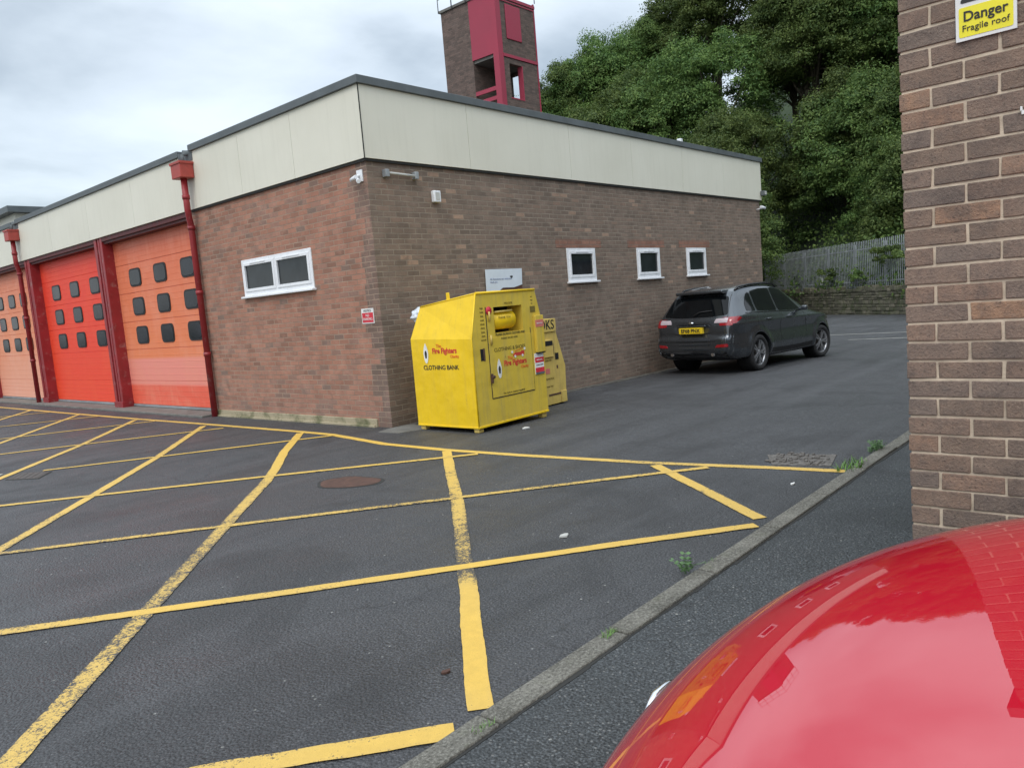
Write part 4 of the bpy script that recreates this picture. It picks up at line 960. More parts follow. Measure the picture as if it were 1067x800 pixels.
for rn, (where, D, fr_, azs) in enumerate(rows):
    for j, az in enumerate(azs):
        az = float(az) + rng.uniform(-.6, .6); Dd = D + rng.uniform(-2, 2)
        if rn == 0: az = min(az, 37.6)
        p = treep(az, Dd)
        d_ = (p - A_).dot(nv2); s_ = (p - A_).dot(dv_)
        if az < 24 and d_ < 5.2:
            p = p + nv2 * (5.2 - d_ + rng.uniform(0, 1)); d_ = (p - A_).dot(nv2); Dd = (p - Vector((CAM.x, CAM.y))).length
        zt_ = 1.6 + Dd * math.tan(R(sil(az) * fr_ + (2.0 if rn == 3 else 0)))
        sc = rng.uniform(.85, 1.15) * (1.0 if rn < 3 else .75)
        if rn == 0 and az > 34: sc *= .8
        me, tm = variants[tcount % 5]; zc = zt_ - 4.6 * sc
        root = thing('broadleaf_tree', looks[tcount % 5] + ' ' + where, 'tree', (p.x, p.y, zc - 5.0 * sc), 'trees on the wooded hill')
        TREES.append((root, az, rn))
        rz_ = rng.uniform(0, 6.28)
        for nm_, mm in (('crown', me), ('trunk', tm)):
            o = bpy.data.objects.new(nm_, mm); C.objects.link(o); o.parent = root; o.location = (0, 0, 5.0 * sc); o.scale = (sc, sc, sc); o.rotation_euler = (0, 0, rz_)
        tcount += 1
# undergrowth covering the slope
def undergrowth():
    g = np.random.default_rng(77); n = 90000; az = g.uniform(3, 41, n); dr_ = g.uniform(0, 1, n) ** 1.4 * 26
    lump = g.integers(0, 1400, n); la = g.uniform(3, 41, 1400); ld = g.uniform(0, 1, 1400) ** 1.4 * 24 + .7
    pts = np.zeros((n, 3)); cz = []
    for i in range(1400):
        r_ = rstart(la[i]) + ld[i]; cz.append((CAM.x + r_ * math.cos(R(la[i])), CAM.y + r_ * math.sin(R(la[i])), hz(la[i], r_)))
    cz = np.array(cz); sz = g.uniform(.5, 1.3, 1400)[lump]
    d = g.normal(size=(n, 3)); d /= np.linalg.norm(d, axis=1)[:, None]; d[:, 2] = abs(d[:, 2])
    p = cz[lump] + d * (sz * g.uniform(.6, 1.05, n))[:, None] * np.array([1, 1, 1.5])
    nn = d + g.normal(size=(n, 3)) * .6; nn /= np.linalg.norm(nn, axis=1)[:, None]
    a = np.cross(nn, g.normal(size=(n, 3))); a /= np.linalg.norm(a, axis=1)[:, None]; bb = np.cross(nn, a); s_ = .09 * g.uniform(.6, 1.4, n)[:, None]
    v = np.stack([p - a * s_, p + bb * s_ * .6, p + a * s_, p - bb * s_ * .6], 1).reshape(-1, 3)
    me = bpy.data.meshes.new('undergrowth'); me.vertices.add(n * 4); me.vertices.foreach_set('co', v.ravel().astype(np.float32)); me.loops.add(n * 4); me.loops.foreach_set('vertex_index', np.arange(n * 4, dtype=np.int32))
    me.polygons.add(n); me.polygons.foreach_set('loop_start', np.arange(n, dtype=np.int32) * 4); me.update(); me.validate(); me.materials.append(M['leaf'])
    o = bpy.data.objects.new('undergrowth', me); C.objects.link(o); tag(o, 'dense green undergrowth covering the wooded slope behind the fence', 'undergrowth', None, 'stuff')
undergrowth()
# bushes growing through the fence
bmesh_v = [crown_mesh('foliage', 1.1, .8, 22, 2600, .075, 40 + k)[0] for k in range(3)]
bush_labels = ['leafy bush poking through the fence beside the near brick wall', 'bright green bramble hanging over the middle of the fence', 'low dark ivy bush at the foot of the palisade fence', 'small green bush behind the fence above the grey car roof', 'dark bush at the fence end next to the station corner', 'creeper spreading behind the fence right of the notice']
for i, (s, z, sc, dd) in enumerate([(8.3, 1.9, 1.0, .55), (10.4, 2.2, .8, .4), (13.0, 1.3, .7, .5), (16.0, 1.5, .8, .6)]):
    p = A_ + dv_ * s + nv2 * dd
    o = bpy.data.objects.new('bush', bmesh_v[i % 3]); C.objects.link(o); o.location = (p.x, p.y, z); o.scale = (sc,) * 3; tag(o, [q_ for q_ in bush_labels if 'fence end' not in q_][i], 'bush', 'bushes along the palisade fence')

# ------------------------------------------------------------------ weeds, litter, covers
def weed(loc, n, h, spread, mat, label, fern=False):
    b = MB(); x0, y0 = loc; g_ = gz(x0)
    for i in range(n):
        a = rng.uniform(0, 6.28); l = h * rng.uniform(.5, 1); lean = rng.uniform(.25, 1.0); bx, by = x0 + rng.uniform(-spread, spread), y0 + rng.uniform(-spread, spread) * .35
        pts = []
        for k in range(5):
            t_ = k / 4; pts.append(Vector((bx + math.cos(a) * l * lean * t_ ** 1.4, by + math.sin(a) * l * lean * t_ ** 1.4, g_ + .005 + l * (t_ - .35 * t_ * t_ * lean))))
        sd_ = Vector((-math.sin(a), math.cos(a), 0))
        if fern:
            b.tube(pts, .0015, 4)
            for k in range(1, 5):
                for s2 in (-1, 1):
                    c_ = pts[k]; tip = c_ + sd_ * s2 * l * .28 + Vector((0, 0, .004)); m2 = (pts[k] - pts[k - 1]) * .35
                    b.face([c_, c_ + m2 + (tip - c_) * .5, tip, c_ - m2 + (tip - c_) * .5])
        else:
            wd = l * .07
            for k in range(4):
                w0 = wd * (1 - k / 4); w1 = wd * (1 - (k + 1) / 4)
                b.face([pts[k] - sd_ * w0, pts[k] + sd_ * w0, pts[k + 1] + sd_ * w1, pts[k + 1] - sd_ * (w1 + .0003)])
    tag(b.build('weed', mat), label, 'weed', 'weeds along the kerb')
weed((-3.06, -6.22), 7, .13, .025, M['fernleaf'], 'ferny grey green weed growing on the road side of the kerb', True)
weed((-3.95, -6.30), 60, .045, .05, M['grassleaf'], 'short bright green grass tuft on the kerb nearest the red car')
weed((-4.87, -6.34), 45, .04, .05, M['grassleaf'], 'small grass tuft at the kerb by the end of the thick yellow line')
weed((-.25, -6.25), 90, .09, .22, M['grassleaf'], 'spreading clump of green weeds where the long yellow line meets the kerb')
weed((.40, -6.24), 26, .10, .10, M['fernleaf'], 'pale leafy weed at the kerb just before the near brick wall', True)
weed((-2.85, -6.27), 30, .03, .05, M['grassleaf'], 'tiny moss tuft on the kerb just past the ferny weed')
def scrap(p, r, mat, label, cat='litter', nm_='litter_scrap'):
    b = MB(); n = 7; g_ = gz(p[0])
    pts = [(p[0] + r * math.cos(k * 6.28 / n) * rng.uniform(.5, 1.1), p[1] + r * .6 * math.sin(k * 6.28 / n) * rng.uniform(.5, 1.1)) for k in range(n)]
    b.prism(pts, 'z', g_ + .003, g_ + .008 + r * .12); tag(b.build(nm_, mat), label, cat, 'litter on the tarmac')
scrap((.52, -2.02), .07, M['paper'], 'white paper scrap lying in front of the yellow clothing bank')
scrap((3.45, -.40), .07, M['paper'], 'white paper scrap against the wall just past the book bank')
scrap((-.97, -6.02), .035, M['paper'], 'small white scrap inside the yellow triangle near the kerb')
scrap((-2.83, -5.18), .05, M['greyplastic'], 'grey flat scrap on open tarmac right of the bold yellow line')
scrap((-4.62, -5.88), .03, M['rust'], 'small brown leaf scrap beside the bold yellow line end')
# covers
b = MB(); b.m(M['rubble']); b.prism([(-.03, -5.42), (.17, -5.98), (-.28, -6.08), (-.40, -5.62)], 'z', gz(0) + .0, .006)
for i in range(60):
    x_, y_ = rng.uniform(-.33, .08), rng.uniform(-6.0, -5.52)
    b.box((x_, y_, .002), (x_ + rng.uniform(.015, .05), y_ + rng.uniform(.015, .05), rng.uniform(.012, .022)), .003, 1)
b.build('broken_cover', M['rubble']); tag(bpy.data.objects['broken_cover'], 'crumbling grey square cover in the tarmac beyond the long yellow line', 'drain cover')
def cover(pts, mat, label, nm_='drain_cover'):
    b = MB(); b.m(M['joint']); cx = sum(p[0] for p in pts) / 4; cy = sum(p[1] for p in pts) / 4
    b.prism(pts, 'z', -.02, .0035); b.m(mat); ins = [(cx + (p[0] - cx) * .9, cy + (p[1] - cy) * .9) for p in pts]; b.prism(ins, 'z', -.01, .007)
    for k in range(5):
        t_ = (k + .5) / 5; p0 = Vector(ins[0]).lerp(Vector(ins[3]), t_); p1 = Vector(ins[1]).lerp(Vector(ins[2]), t_); dd = (p1 - p0).normalized(); nn = Vector((-dd.y, dd.x)) * .012
        p0 += dd * .04; p1 -= dd * .04
        b.prism([tuple(p0 + nn), tuple(p1 + nn), tuple(p1 - nn), tuple(p0 - nn)], 'z', .0, .010)
    tag(b.build(nm_, None), label, 'drain cover')
b = MB(); b.m(M['joint']); pp = rpoly([(-2.72, -2.14), (-2.52, -1.86), (-2.22, -2.0), (-2.16, -2.50), (-2.36, -2.62), (-2.58, -2.44)], .12, 6); b.prism(pp, 'z', -.02, .003); b.m(M['rust']); b.prism([(-2.43 + (x_ + 2.43) * .9, -2.26 + (y_ + 2.26) * .9) for x_, y_ in pp], 'z', -.01, .006)
tag(b.build('drain_cover', None), 'rusty brown rounded cover in the tarmac before the yellow bank', 'drain cover')
cover([(-4.12, 2.22), (-3.88, 2.60), (-3.62, 2.18), (-3.88, 1.82)], M['iron'], 'dark iron drain cover among the yellow lines before the garage doors')
b = MB(); b.prism([(-.12, -.02), (.25, -.02), (.28, -.30), (.05, -.62), (-.30, -.48), (-.34, -.10)], 'z', -.02, .007); tag(b.build('concrete_patch', M['concrete']), kind='structure')
b = MB()
for i in range(26):
    x0 = .1 + i * .48
    b.prism([(x0, -.001), (x0 + .48, -.001), (x0 + .48, -.10 - rng.uniform(0, .14)), (x0, -.10 - rng.uniform(0, .14))], 'z', gz(x0 + .48) - .01, gz(x0) + .006)
M['foot'] = pmat('dirty_wall_foot', (.085, .08, .068), .9, var=.5, scale=9, bump=.6)
tag(b.build('wall_foot_strip', M['foot']), kind='structure')

# ------------------------------------------------------------------ wheels
def wheel(parent, cx, cy, cz, r, wd, side, spokes=5, turn=0):
    """side=-1: outer face towards -y"""
    t = MB(); hw = wd / 2
    prof = [(-hw * .8, r * .70), (-hw, r * .76), (-hw * 1.0, r * .90), (-hw * .82, r * .975), (-hw * .5, r), (hw * .5, r), (hw * .82, r * .975), (hw, r * .9), (hw, r * .76), (hw * .8, r * .7)]
    t.lathe(prof, (0, 0, 0), 'y', 40)
    wl = t.build('wheel', M['tyre'], None); 
    b = MB(); s = side
    b.lathe([(s * hw * .75, r * .71), (s * hw * .80, r * .69), (s * hw * .55, r * .66), (-s * hw * .6, r * .64)], (0, 0, 0), 'y', 40)
    b.lathe([(s * hw * .72, .0), (s * hw * .72, r * .13), (s * hw * .5, r * .16)], (0, 0, 0), 'y', 20)
    for k in range(spokes):
        for dlt in (-.17, .17):
            a0 = 2 * math.pi * k / spokes + dlt * .5; a1 = 2 * math.pi * k / spokes + dlt
            p0 = Vector((math.cos(a0) * r * .12, 0, math.sin(a0) * r * .12)); p1 = Vector((math.cos(a1) * r * .67, 0, math.sin(a1) * r * .67)); d = (p1 - p0).normalized(); n = Vector((-d.z, 0, d.x)) * r * .045
            b.prism([((p0 + n).x, (p0 + n).z), ((p1 + n * .9).x, (p1 + n * .9).z), ((p1 - n * .9).x, (p1 - n * .9).z), ((p0 - n).x, (p0 - n).z)], 'y', s * hw * .5, s * hw * .74)
    b.build('rim', M['alloy'], wl)
    b = MB(); b.lathe([(s * hw * .1, .0), (s * hw * .1, r * .45), (s * hw * -.1, r * .45)], (0, 0, 0), 'y', 24); b.build('brake_disc', M['iron'], wl)
    b = MB(); b.lathe([(-s * hw * .5, .0), (-s * hw * .5, r * .68)], (0, 0, 0), 'y', 24); b.build('wheel_back', M['dark'], wl)
    wl.parent = parent; wl.location = (cx, cy, cz); wl.rotation_euler = (0, 0, turn)
    return wl
def shell(bvh, poly, axis, sgn, name, mat, parent, off=.004, step=.08, thick=.012, far=3.0):
    """a panel lying on the body: polygon in (x,z) for axis y, in (y,z) for axis x, in (x,y) for axis z"""
    bm = bmesh.new(); fs = bm.faces.new([bm.verts.new((p[0], p[1], 0)) for p in poly])
    us = [p[0] for p in poly]; vs_ = [p[1] for p in poly]
    for lo, hi, no in ((min(us), max(us), (1, 0, 0)), (min(vs_), max(vs_), (0, 1, 0))):
        k = lo + step
        while k < hi:
            co = (k, 0, 0) if no[0] else (0, k, 0)
            bmesh.ops.bisect_plane(bm, geom=bm.verts[:] + bm.edges[:] + bm.faces[:], plane_co=co, plane_no=no); k += step
    bad = []
    nrm = {}
    for v in bm.verts:
        u, w_ = v.co.x, v.co.y
        o, d = {'y': (Vector((u, sgn * far, w_)), Vector((0, -sgn, 0))), 'x': (Vector((sgn * (far + 3), u, w_)), Vector((-sgn, 0, 0))), 'z': (Vector((u, w_, far)), Vector((0, 0, -1)))}[axis]
        h, n, _, _ = bvh.ray_cast(o, d)
        if h is None: bad.append(v); continue
        if n.dot(d) > 0: n = -n
        v.co = h + n * off; nrm[v] = n
    if bad: bmesh.ops.delete(bm, geom=bad, context='VERTS')
    be = [e_ for e_ in bm.edges if e_.is_boundary]
    r = bmesh.ops.extrude_edge_only(bm, edges=be); 
    for v in [g_ for g_ in r['geom'] if isinstance(g_, bmesh.types.BMVert)]:
        best = min(nrm, key=lambda q_: (q_.co - v.co).length_squared); v.co = v.co - nrm[best] * thick
    bmesh.ops.recalc_face_normals(bm, faces=bm.faces)
    for f in bm.faces: f.smooth = True
    me = bpy.data.meshes.new(name); bm.to_mesh(me); bm.free(); me.materials.append(mat)
    me.set_sharp_from_angle(angle=R(40))
    return link(bpy.data.objects.new(name, me), parent)
def strip(pts, wd):
    P = [Vector(p) for p in pts]; L, Rr = [], []
    for i, p in enumerate(P):
        d = (P[min(i + 1, len(P) - 1)] - P[max(i - 1, 0)]).normalized(); n = Vector((-d.y, d.x)) * wd / 2
        L.append(tuple(p + n)); Rr.append(tuple(p - n))
    return L + Rr[::-1]
def interp(tab, x):
    if x <= tab[0][0]: return tab[0][1]
    for i in range(len(tab) - 1):
        if x <= tab[i + 1][0]:
            t_ = (x - tab[i][0]) / (tab[i + 1][0] - tab[i][0]); return tab[i][1] * (1 - t_) + tab[i + 1][1] * t_
    return tab[-1][1]

# ------------------------------------------------------------------ grey SUV (local: x forward, rear axle at x=0, z=0 ground)
CAR = thing('parked_suv', 'dark grey five door suv parked along the brown side wall', 'car')
ZT_ = [(-.95, .80), (-.93, .96), (-.88, 1.06), (-.80, 1.17), (-.68, 1.34), (-.58, 1.48), (-.50, 1.575), (-.42, 1.63), (-.2, 1.675), (.2, 1.71), (.7, 1.72), (1.1, 1.70), (1.4, 1.64), (1.7, 1.50), (2.0, 1.31), (2.25, 1.14), (2.35, 1.10), (2.6, 1.07), (3.0, 1.00), (3.3, .92), (3.45, .84), (3.56, .72)]
ZBt = [(-.95, .78), (-.93, .90), (-.88, 1.0), (-.80, 1.06), (-.68, 1.10), (-.4, 1.10), (.5, 1.06), (1.5, 1.015), (2.25, .99), (3.0, .93), (3.3, .84), (3.45, .76), (3.56, .66)]
WB = [(-.95, .66), (-.93, .76), (-.88, .84), (-.80, .875), (-.6, .905), (-.2, .918), (1.0, .92), (2.6, .92), (3.0, .90), (3.2, .87), (3.4, .78), (3.5, .68), (3.56, .52)]
WR = [(-.95, .60), (-.8, .68), (-.6, .64), (-.4, .62), (.3, .62), (1.2, .61), (1.7, .63), (2.3, .72), (3.0, .70), (3.56, .42)]
ZL = [(-.95, .42), (-.88, .33), (-.7, .26), (0, .22), (2.7, .22), (3.3, .24), (3.56, .34)]
xs = [-.95, -.93, -.90, -.85, -.78, -.68, -.58, -.50, -.42, -.30, -.1, .2, .5, .9, 1.2, 1.45, 1.7, 1.95, 2.15, 2.3, 2.5, 2.8, 3.05, 3.25, 3.4, 3.5, 3.56]
bm = bmesh.new(); rings = []
for x in xs:
    zt, zb, wb, wr, zl = interp(ZT_, x), interp(ZBt, x), interp(WB, x), interp(WR, x), interp(ZL, x)
    g = max(0, min(1, (zt - zb) / .5)); mid = (zb + zl) / 2
    half = [(0, zl), (wb * .55, zl), (wb * .90, zl + .01), (wb * .985, zl + .10), (wb, mid), (wb * .985, zb - .13), (wb * .975, zb - .03), (wb * (.955 - .01 * g), zb + .015 * (1 + g)),
            (wb * .93 * (1 - g) + (wr * .45 + wb * .50) * g, zb + (zt - zb) * (.35 + .10 * g)), (wr * 1.06 + (1 - g) * .05, zt - (.09 * g + .02)), (wr * .90, zt - .025 * g - .006), (wr * .5, zt - .003), (0, zt)]
    pts = half + [(-y, z) for y, z in half[-2:0:-1]]
    rings.append([bm.verts.new((x, y, z)) for y, z in pts])
n = len(rings[0])
for i in range(len(rings) - 1):
    for k in range(n): bm.faces.new((rings[i][k], rings[i][(k + 1) % n], rings[i + 1][(k + 1) % n], rings[i + 1][k]))
for rg, fl in ((rings[0], 1), (rings[-1], 0)):   # end caps as quads across
    h_ = n // 2
    for k in range(h_):
        a, b1, c, d = rg[k], rg[k + 1], rg[(n - k - 1) % n], rg[(n - k) % n]
        vs4 = []
        for v in (a, b1, c, d):
            if v not in vs4: vs4.append(v)
        if len(vs4) >= 3: bm.faces.new(vs4)
bmesh.ops.recalc_face_normals(bm, faces=bm.faces)
me = bpy.data.meshes.new('body'); bm.to_mesh(me); bm.free()
def bake(me, levels, cutters=()):
    o = bpy.data.objects.new('tmp', me); C.objects.link(o); md = o.modifiers.new('s', 'SUBSURF'); md.levels = levels; md.render_levels = levels
    cs = []
    for c in cutters:
        cc_ = c.build('cut', M['dark']); cs.append(cc_); mb = o.modifiers.new('b', 'BOOLEAN'); mb.operation = 'DIFFERENCE'; mb.object = cc_; mb.solver = 'EXACT'
    dg = bpy.context.evaluated_depsgraph_get(); dg.update()
    r = bpy.data.meshes.new_from_object(o.evaluated_get(dg)); bpy.data.objects.remove(o)
    for c in cs: bpy.data.objects.remove(c)
    return r
full = bake(me.copy(), 3)
def sst(a, b_, x):
    t_ = max(0, min(1, (x - a) / (b_ - a))); return t_ * t_ * (3 - 2 * t_)
for v in full.vertices:
    x, y, z = v.co; n_ = v.normal; s_ = 1 if y > 0 else -1
    if abs(y) > .70 and abs(n_.y) > .45 and z < 1.12:
        k_ = sst(.45, .8, abs(n_.y))
        d = .016 * math.exp(-((z - .95) / .035) ** 2) - .022 * math.exp(-((z - .74) / .10) ** 2) + .012 * math.exp(-((z - .46) / .07) ** 2)
        for ax in (0, 2.75):
            r_ = math.hypot(x - ax, z - .36); d += .034 * math.exp(-((r_ - .42) / .055) ** 2) * (1 if z > .2 else 0)
        v.co.y += s_ * d * k_
    if x < -.5 and n_.x < -.35:
        k_ = sst(.35, .8, -n_.x)
        d = .055 * sst(.755, .69, z) * sst(.28, .40, z) + .016 * math.exp(-((z - 1.035) / .025) ** 2)
        d -= .022 * sst(.40, .34, abs(y)) * sst(.745, .785, z) * sst(.985, .945, z)
        v.co.x -= d * k_
full.update()
bs = bmesh.new(); bs.from_mesh(full)
for _ in range(4): bmesh.ops.smooth_vert(bs, verts=bs.verts, factor=.5, use_axis_x=True, use_axis_y=True, use_axis_z=True)
bs.to_mesh(full); bs.free(); full.update()
bmx = bmesh.new(); bmx.from_mesh(full); BV = BVHTree.FromBMesh(bmx)
cut = MB()
for ax in (0, 2.75):
    for s in (-1, 1): cut.lathe([(s * .60, .0), (s * .60, .385), (s * 1.2, .40), (s * 1.2, 0)], (ax, 0, .36), 'y', 48)
bmesh.ops.recalc_face_normals(cut.bm, faces=cut.bm.faces)
full.materials.clear(); full.materials.append(M['suv'])
body = bake(full, 0, [cut]); body.name = 'body'
for p in body.polygons: p.use_smooth = True
body.set_sharp_from_angle(angle=R(35))
link(bpy.data.objects.new('body', body), CAR)
for ax in (0, 2.75):
    for s in (-1, 1): b = MB(); b.lathe([(s * .595, .0), (s * .595, .38), (s * .86, .38)], (ax, 0, .36), 'y', 32); b.build('wheel_arch_liner', M['dark'], CAR)
for s in (-1, 1):
    # side glazing
    nm = 'side_window'
    shell(BV, rpoly([(-.36, 1.17), (-.02, 1.155), (.02, 1.53), (-.10, 1.50), (-.30, 1.31)], .05), 'y', s, nm, M['carglass'], CAR)
    shell(BV, rpoly([(.05, 1.155), (.82, 1.12), (.84, 1.58), (.45, 1.58), (.08, 1.545)], .04), 'y', s, nm, M['carglass'], CAR)
    shell(BV, rpoly([(.90, 1.12), (1.90, 1.09), (1.64, 1.34), (1.34, 1.53), (1.10, 1.575), (.90, 1.585)], .04), 'y', s, nm, M['carglass'], CAR)
    shell(BV, strip([(-.42, 1.135), (0, 1.13), (.9, 1.10), (1.9, 1.07)], .018), 'y', s, 'window_trim', M['blackgloss'], CAR, off=.006)
    for ln in ([(.86, .34), (.86, .8), (.87, 1.54)], [(.42, .52), (.20, .80), (.05, 1.0), (.03, 1.5)], [(1.95, .34), (2.0, .7), (1.93, 1.07)], [(.50, .33), (.42, .52)]):
        L2 = [];
        for i in range(len(ln) - 1):
            for k in range(5): L2.append(tuple(Vector(ln[i]).lerp(Vector(ln[i + 1]), k / 5)))
        L2.append(ln[-1]); shell(BV, strip(L2, .010), 'y', s, 'door_seam', M['black'], CAR, off=.0015, step=.2)
    shell(BV, strip([(.45, .36), (1.0, .345), (1.6, .345), (2.25, .36)], .09), 'y', s, 'sill_trim', M['black'], CAR, off=.004)
    for hx in (.38, 1.22):
        h, nn_, _, _ = BV.ray_cast(Vector((hx, s * 3, .985)), Vector((0, -s, 0)))
        b = MB(); b.box((hx - .10, h.y + s * .005, .97), (hx + .10, h.y + s * .04, 1.0), .012); b.build('door_handle', M['suv'], CAR)
    # mirror
    b = MB(); b.box((1.68, s * .93, 1.07), (1.78, s * 1.06, 1.17), .035, 3); b.tube([(1.75, s * .86, 1.09), (1.75, s * .95, 1.12)], .025, 8); mr = b.build('wing_mirror', M['suv'], CAR)
    # roof rail
    h0 = .60 * s
    b = MB(); b.tube([(-.34, h0, 1.575), (-.22, h0, 1.635), (.2, h0 * 1.0, 1.672), (.8, h0, 1.685), (1.15, h0, 1.655), (1.28, h0, 1.60)], .022, 8); b.build('roof_rail', M['blackgloss'], CAR)
    # tail lamp wraps round
    shell(BV, rpoly([(-.97, .96), (-.80, .965), (-.60, 1.06), (-.68, 1.09), (-.97, 1.08)], .03), 'y', s, 'tail_lamp', M['redlens'], CAR, off=.007, step=.03)
    shell(BV, rpoly([(s * .58, .935), (s * .83, .93), (s * .82, 1.07), (s * .60, 1.06)], .03), 'x', -1, 'tail_lamp', M['redlens'], CAR, off=.008, step=.03)
    shell(BV, rpoly([(s * .47, .985), (s * .74, .985), (s * .74, 1.07), (s * .50, 1.06)], .02), 'x', -1, 'reversing_lamp', M['clearlens'], CAR, off=.010, step=.03)
    shell(BV, rpoly([(s * .52, .53), (s * .76, .54), (s * .76, .60), (s * .56, .585)], .02), 'x', -1, 'rear_reflector', M['redlens'], CAR, off=.010, step=.03)
    shell(BV, rpoly([(s * .48, .79), (s * .79, .80), (s * .72, .70), (s * .50, .70)], .04), 'x', 1, 'headlight', M['clearlens'], CAR, off=.006, step=.04)
    b = MB(); b.tube([(-.985, s * .45, .40), (-.88, s * .45, .40)], .035, 12); b.build('exhaust_tip', M['chrome'], CAR)
# rear
shell(BV, rpoly([(-.70, 1.13), (-.3, 1.10), (.3, 1.10), (.70, 1.13), (.60, 1.47), (.3, 1.49), (-.3, 1.49), (-.60, 1.47)], .05), 'x', -1, 'rear_window', M['carglass'], CAR, off=.004)
shell(BV, strip([(-.78, .655), (-.4, .645), (.4, .645), (.78, .655)], .012), 'x', -1, 'tailgate_seam', M['black'], CAR, off=.002)
for s in (-1, 1): shell(BV, strip([(s * .69, .66), (s * .72, .85), (s * .715, 1.08), (s * .62, 1.5)], .010), 'x', -1, 'tailgate_seam', M['black'], CAR, off=.002)
shell(BV, rpoly([(-.72, .31), (.72, .31), (.74, .45), (.5, .47), (-.5, .47), (-.74, .45)], .04), 'x', -1, 'lower_bumper', M['black'], CAR, off=.006)
b = MB(); b.box((-1.0, -.26, .80), (-.93, .26, .915), .006); pl_ = b.build('number_plate', M['yplate'], CAR)
text('lettering', 'EF68 PNX', .098, (-1.0075, 0, .857), '-x', M['ink'], pl_, bold=.0015, sx=1.0)
b = MB(); b.box((-.99, -.32, .93), (-.93, .32, .955), .01); b.build('plate_garnish', M['suv'], CAR)
b = MB(); b.lathe([(-.985, .0), (-.985, .8), (-.96, 1)], (0, 0, 0), 'x', 24)
for v in b.bm.verts: v.co = Vector((v.co.x, v.co.y * .055, 1.005 + v.co.z * .022))
b.build('badge', M['chrome'], CAR)
b = MB(); b.box((-.66, -.52, 1.540), (-.40, .52, 1.600), .024, 3); b.build('roof_spoiler', M['suv'], CAR)
b = MB(); b.tube([(-.87, .0, 1.14), (-.80, -.10, 1.20), (-.78, -.36, 1.22)], .010, 6); b.build('rear_wiper', M['black'], CAR)
shell(BV, rpoly([(1.50, -.58), (2.20, -.68), (2.24, 0), (2.20, .68), (1.50, .58), (1.46, 0)], .05), 'z', 1, 'windscreen', M['carglass'], CAR, off=.004)
shell(BV, rpoly([(-.42, .55), (.42, .55), (.40, .74), (-.40, .74)], .05), 'x', 1, 'grille', M['black'], CAR, off=.006)
for ax, tn in ((0, 0), (2.75, R(-7))):
    for s in (-1, 1): wheel(CAR, ax, s * .79, .352, .352, .235, s, 5, tn)
CAR.location = (7.50, -1.27, gz(7.50)); CAR.rotation_euler = (0, math.atan(.0133), R(-4.6))

# ------------------------------------------------------------------ red car (local: x right, y forward)
RED = thing('red_car', 'glossy red car whose curved bonnet mirrors sky and station', 'car')
AL, AR, BF, NN = .9001, .60, .8801, 1.7891
def zh(e, ly): return 1.0154 - .0389 * e ** 2 - .0276 * e ** 5.9146 + .060 * max(ly, -.35)
prof = [(e_, None) for e_ in (.0, .1, .2, .3, .4, .5, .6, .7, .78, .86, .93, 1.0, 1.06, 1.12, 1.18, 1.23, 1.28, 1.33, 1.38, 1.42, 1.455)] + [(1.48, .67), (1.495, .58), (1.50, .48), (1.48, .35), (1.4, .24), (1.2, .20), (.6, .19), (.0, .19)]
bm = bmesh.new(); NA = 128; rings = []
for e_, zf in prof:
    ring = []
    for k in range(NA):
        th = 2 * math.pi * k / NA; c, s = math.cos(th), math.sin(th)
        if s >= 0: nn_, bb_ = NN, BF
        else: nn_, bb_ = 4.5, 1.85
        aa_ = AR if c > 0 else AL
        lx = math.copysign(abs(c) ** (2 / nn_), c) * aa_ * e_; ly = math.copysign(abs(s) ** (2 / nn_), s) * bb_ * e_
        ef = ((abs(lx) / AL) ** nn_ + (abs(ly) / bb_) ** nn_) ** (1 / nn_)
        z = zh(ef, ly) if zf is None else zf
        if zf is None:
            fd = max(0, min(1, 1 - (ly + .05) / 1.05)); z += .11 * max(min(lx, .40) + .95, 0) ** 2 * fd
        if c > 0 and zf is None and e_ > 1.12: z -= (e_ - 1.12) ** 2 * 1.6 * c
        ring.append((lx, ly, z))
    if e_ == 0: rings.append([bm.verts.new(ring[0])])
    else: rings.append([bm.verts.new(p) for p in ring])
for i in range(len(rings) - 1):
    a, c = rings[i], rings[i + 1]
    for k in range(NA):
        k2 = (k + 1) % NA
        if len(a) == 1: bm.faces.new((a[0], c[k], c[k2]))
        elif len(c) == 1: bm.faces.new((a[k], c[0], a[k2]))
        else: bm.faces.new((a[k], c[k], c[k2], a[k2]))
bmesh.ops.recalc_face_normals(bm, faces=bm.faces)
me = bpy.data.meshes.new('body'); bm.to_mesh(me); bm.free(); me.materials.append(M['redcar'])
full = bake(me.copy(), 1); bmx2 = bmesh.new(); bmx2.from_mesh(full); BR = BVHTree.FromBMesh(bmx2)
cut = MB()
for ay in (.35, -1.85):
    for s, xx in ((-1, -1.25), (1, .85)): cut.lathe([(xx - s * .28, 0), (xx - s * .28, .34), (xx + s * .3, .35), (xx + s * .3, 0)], (0, ay, .31), 'x', 40)
bmesh.ops.recalc_face_normals(cut.bm, faces=cut.bm.faces)
body = bake(me, 1, [cut]); body.name = 'body'
for p in body.polygons: p.use_smooth = True
body.set_sharp_from_angle(angle=R(50)); link(bpy.data.objects.new('body', body), RED)
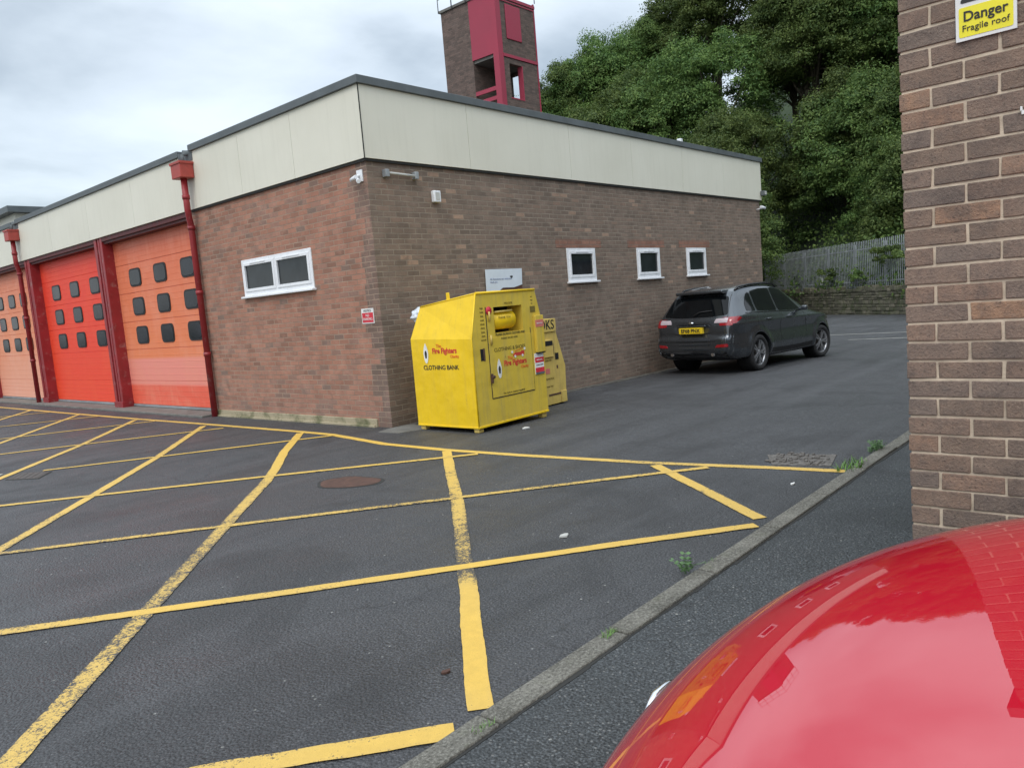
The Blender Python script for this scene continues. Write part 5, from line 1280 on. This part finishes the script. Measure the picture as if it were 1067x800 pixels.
# cabin
b = MB(); cx = -.17
sec = [(-.15, .99, .80), (-.45, 1.22, .72), (-.78, 1.42, .62), (-1.3, 1.47, .60), (-1.9, 1.42, .60), (-2.3, 1.10, .68), (-2.42, .95, .70)]
rg = []
for y_, z_, hw in sec:
    rg.append([b.bm.verts.new((cx + x_, y_, zz2)) for x_, zz2 in ((-hw - .10 * (z_ > 1.1), .80), (-hw, z_ - .06 if z_ > 1 else z_ - .03), (-hw * .85, z_), (0, z_ + .02), (hw * .85, z_), (hw, z_ - .06), (hw + .10 * (z_ > 1.1), .80))])
for i in range(len(rg) - 1):
    for k in range(6):
        f = b.bm.faces.new((rg[i][k], rg[i][k + 1], rg[i + 1][k + 1], rg[i + 1][k])); f.smooth = True
b.bm.faces.new(rg[0]); b.bm.faces.new(rg[-1]); bmesh.ops.recalc_face_normals(b.bm, faces=b.bm.faces)
BC = BVHTree.FromBMesh(b.bm)
b.build('cabin', M['redcar'], RED)
shell(BC, rpoly([(cx - .66, -.24), (cx + .66, -.24), (cx + .54, -.74), (cx - .54, -.74)], .06), 'z', 1, 'windscreen', M['glass'], RED)
for s in (-1, 1):
    # polygon in (y,z) on the flanks
    shell(BC, rpoly([(-.62, 1.06), (-1.25, 1.04), (-1.25, 1.38), (-.86, 1.36)], .04), 'x', s, 'side_window', M['glass'], RED)
    shell(BC, rpoly([(-1.33, 1.04), (-2.1, 1.08), (-1.95, 1.34), (-1.33, 1.38)], .04), 'x', s, 'side_window', M['glass'], RED)
for lxc, nm_ in ((-.86, 'headlight'), (.50, 'headlight')):
    shell(BR, rpoly([(lxc - .12, .54), (lxc + .16, .54), (lxc + .16, .64), (lxc, .66), (lxc - .12, .63)], .04), 'y', 1, nm_, M['clearlens'], RED, off=.006, step=.05)
shell(BR, rpoly([(-.62, .40), (.26, .40), (.22, .56), (-.58, .56)], .05), 'y', 1, 'grille', M['black'], RED, off=.006, step=.06)
b = MB(); b.tube([(-1.018, .80, .662), (-.990, .842, .672), (-.950, .888, .672), (-.905, .93, .662)], [.004, .010, .010, .004], 12); b.build('chrome_lamp_trim', M['chrome'], RED)
for ay in (.35, -1.85):
    for s, xx in ((-1, -1.13), (1, .73)):
        w_ = wheel(RED, xx, ay, .30, .30, .19, -1 if s < 0 else 1); w_.rotation_euler = (0, 0, R(-90)) 
        for ch in w_.children: pass
RED.location = (-5.308, -8.710, 0); RED.rotation_euler = (0, 0, R(-48.345))

# ------------------------------------------------------------------ unique tree labels
def ordinal(i): return ['first', 'second', 'third', 'fourth', 'fifth', 'sixth', 'seventh', 'eighth', 'ninth', 'tenth', 'eleventh', 'twelfth', 'thirteenth', 'fourteenth', 'fifteenth', 'sixteenth', 'seventeenth', 'eighteenth', 'nineteenth'][i]
wh = {0: 'skyline tree of the wooded hill', 1: 'upper slope tree of the wooded hill', 2: 'lower slope tree of the wooded hill', 3: 'bushy tree just behind the palisade fence'}
for rn in range(4):
    rw = sorted([t_ for t_ in TREES if t_[2] == rn], key=lambda t_: -t_[1])
    for i, (root, az, _) in enumerate(rw): root['label'] = ordinal(i) + ' ' + wh[rn] + ', counting from the drill tower'
